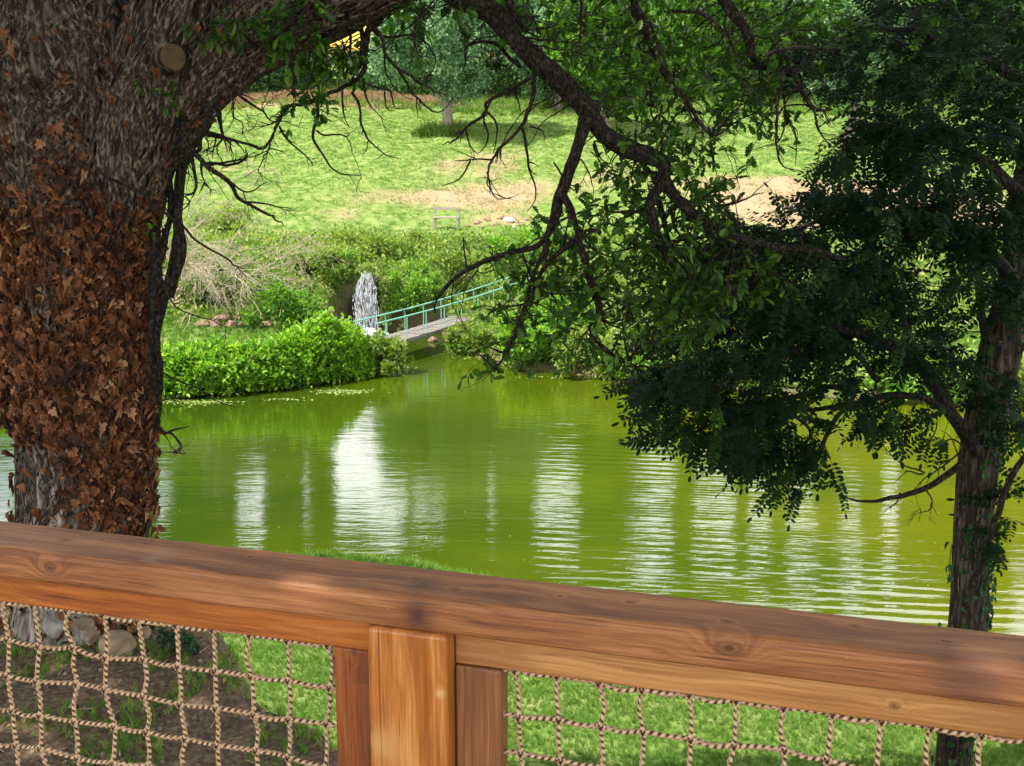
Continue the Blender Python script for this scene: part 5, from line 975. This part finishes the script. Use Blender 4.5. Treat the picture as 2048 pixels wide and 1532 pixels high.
lobs = [(1860, 110, 230, 170, 430, 6.8, 10), (1950, 330, 170, 150, 330, 6.8, 9.5), (1760, 300, 90, 70, 80, 7, 8.6), (1800, 400, 150, 60, 170, 6.9, 8.8), (1650, 470, 210, 60, 240, 6.9, 8.6), (1560, 560, 200, 80, 330, 6.9, 8.8), (1480, 660, 190, 80, 300, 6.9, 8.6), (1700, 640, 200, 90, 360, 7, 9), (1400, 760, 140, 45, 120, 6.9, 8), (1330, 850, 65, 35, 34, 6.9, 7.8), (1450, 850, 140, 55, 130, 6.9, 8), (1600, 850, 140, 55, 120, 7, 8.2),
        (1620, 930, 60, 30, 28, 7.2, 7.8), (1660, 965, 50, 22, 12, 7.2, 7.8), (1570, 985, 45, 18, 14, 7.3, 7.7), (1500, 900, 80, 35, 45, 7.2, 7.8), (1880, 690, 80, 90, 90, 7, 8.4), (1840, 850, 75, 35, 32, 7.2, 7.9), (2010, 830, 50, 90, 75, 7.3, 8.8), (2010, 1000, 45, 80, 38, 7.3, 8.2), (2000, 520, 60, 140, 150, 6.9, 7.8), (1640, 345, 30, 10, 4, 7, 7.4), (1600, 385, 60, 15, 18, 7, 7.6), (1700, 120, 90, 70, 60, 7, 9), (1740, 560, 200, 60, 170, 7, 9), (1310, 770, 50, 18, 14, 7, 7.6), (1780, 820, 90, 30, 22, 7.2, 7.8), (2000, 1105, 40, 12, 6, 7.4, 7.8), (1530, 760, 200, 60, 160, 7, 8.4)]
Q, QD = [], []
for cx, cy, rx, ry, n, y0, y1 in lobs:
    for _ in range(max(1, int(n * (.30 if cx > 1780 and cy < 420 else .19)))):
        a = rng.random() * 6.28; rr = rng.random() ** .5; e = P(cx + rx * rr * math.cos(a), cy + ry * rr * math.sin(a), rng.uniform(y0, y1)); b = allp[np.argmin(np.linalg.norm(allp - e, axis=1))]; v = e - b; dist = np.linalg.norm(v)
        s0 = b + v * max(0, 1 - .42 / max(dist, .01)); dl = e - s0 + np.array([-.12, 0, -.03]) * .5; pts = catmull([s0, (s0 + e) / 2 + rng.normal(size=3) * .025 + np.array([0, 0, .02]), e], .05); tube(LS, pts, np.linspace(.0035, .0018, len(pts)), 4)
        dd = dl / np.linalg.norm(dl)
        for k in range(int(rng.integers(3, 6))): q = pts[int(len(pts) * rng.uniform(.3, .999))]; Q.append(q); QD.append((dd * .6 + np.array([-.45, -.1, -.12]) + runit(1)[0] * .75) * np.array([1, 1, .6]))
        Q.append(e); QD.append(dd + np.array([0, 0, -.3]))
Q = np.array(Q); QD = np.array(QD); ix = rng.integers(0, 3, len(Q))
for i in range(3):
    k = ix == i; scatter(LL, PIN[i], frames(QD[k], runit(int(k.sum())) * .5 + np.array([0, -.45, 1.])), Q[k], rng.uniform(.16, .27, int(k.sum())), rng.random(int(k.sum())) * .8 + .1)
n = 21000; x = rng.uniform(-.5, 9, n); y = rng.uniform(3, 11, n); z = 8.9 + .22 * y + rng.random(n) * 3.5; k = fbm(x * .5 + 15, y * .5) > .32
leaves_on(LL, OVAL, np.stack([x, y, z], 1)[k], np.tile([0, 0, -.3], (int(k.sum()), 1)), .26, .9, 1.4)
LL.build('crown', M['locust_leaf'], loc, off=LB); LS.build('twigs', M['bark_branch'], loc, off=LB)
# ivy creeping up the slim trunk
GI = MB(); IV = MB(); NT2 = len(lt[0]); pj2 = project(lt[0][:, 0], lt[0][:, 1], lt[0][:, 2])[1]; n = 900; py = rng.uniform(820, 1560, n); th = rng.uniform(-1.9, 1.9, n)
den = np.interp(py, [820, 900, 930, 1040, 1080, 1150, 1200, 1560], [.05, .25, .1, .12, .7, .9, .6, .6]) * np.clip(.65 + .45 * np.sin(th), .1, 1) * (.2 + 1.5 * fbm(th * 2, py * .01)); k = rng.random(n) < den
p_, o_, T_ = surf(lt, np.interp(-py[k], -pj2, np.arange(NT2)), th[k], rng.uniform(.008, .05, int(k.sum()))); scatter(GI, IVY, frames(np.array([0, 0, -1.]) + o_ * .4 + runit(len(p_)) * .6, o_ + runit(len(p_)) * .4), p_, rng.uniform(.035, .065, len(p_)), rng.random(len(p_)))
for i in range(26): a = rng.uniform(5, NT2 * .5); ivy_vine(lt, a, a + rng.uniform(15, 60), rng.uniform(-1.4, 1.4), rng.uniform(.0025, .006), rng.normal() * .3, .06, 5)
GI.build('ivy_leaves', M['ivy_green'], loc, off=LB); IV.build('ivy_stems', M['ivy_stem'], loc, smooth=True, off=LB)
# pebbles and clods on the mound
mb = MB(); n = 700; x = rng.uniform(-4, -.8, n); y = rng.uniform(4.5, 7.4, n); z, md, s = terrain(x, y); k = md > .4
scatter(mb, S, frames(runit(int(k.sum())), runit(int(k.sum()))), np.stack([x, y, z], 1)[k], .004 + .018 * rng.random(int(k.sum())) ** 3, rng.random(int(k.sum())))
tag(mb.build('pebbles', M['rock_tan']), 'small pebbles and clods on the bare earth under the oak', 'pebbles', kind='stuff')
# litter on the earth mound
mb = MB(); n = 500; x = rng.uniform(-4, -.8, n); y = rng.uniform(4.5, 7.2, n); z, md, s = terrain(x, y); k = md > .5
leaves_on(mb, OVAL, np.stack([x, y, z + .012], 1)[k], np.stack([rng.normal(size=n), rng.normal(size=n), 0 * x], 1)[k], .035, .2, 2.5)
tag(mb.build('leaf_litter', M['ivy_dead']), 'dry brown leaf litter on the bare earth under the oak', 'leaf litter', kind='stuff')
mb = MB()
for _ in range(60):
    x, y = rng.uniform(-3.6, -.9), rng.uniform(4.6, 7); a = rng.random() * 6.28; l = rng.uniform(.04, .16); p0 = np.array([x, y, gz(x, y) + .008]); tube(mb, [p0, p0 + np.array([math.cos(a), math.sin(a), .03]) * l * .5, p0 + np.array([math.cos(a), math.sin(a), 0]) * l], rng.uniform(.002, .004), 4)
tag(mb.build('fallen_twigs', M['dead_branch']), 'short fallen twigs scattered on the earth under the oak', 'twigs', kind='stuff')
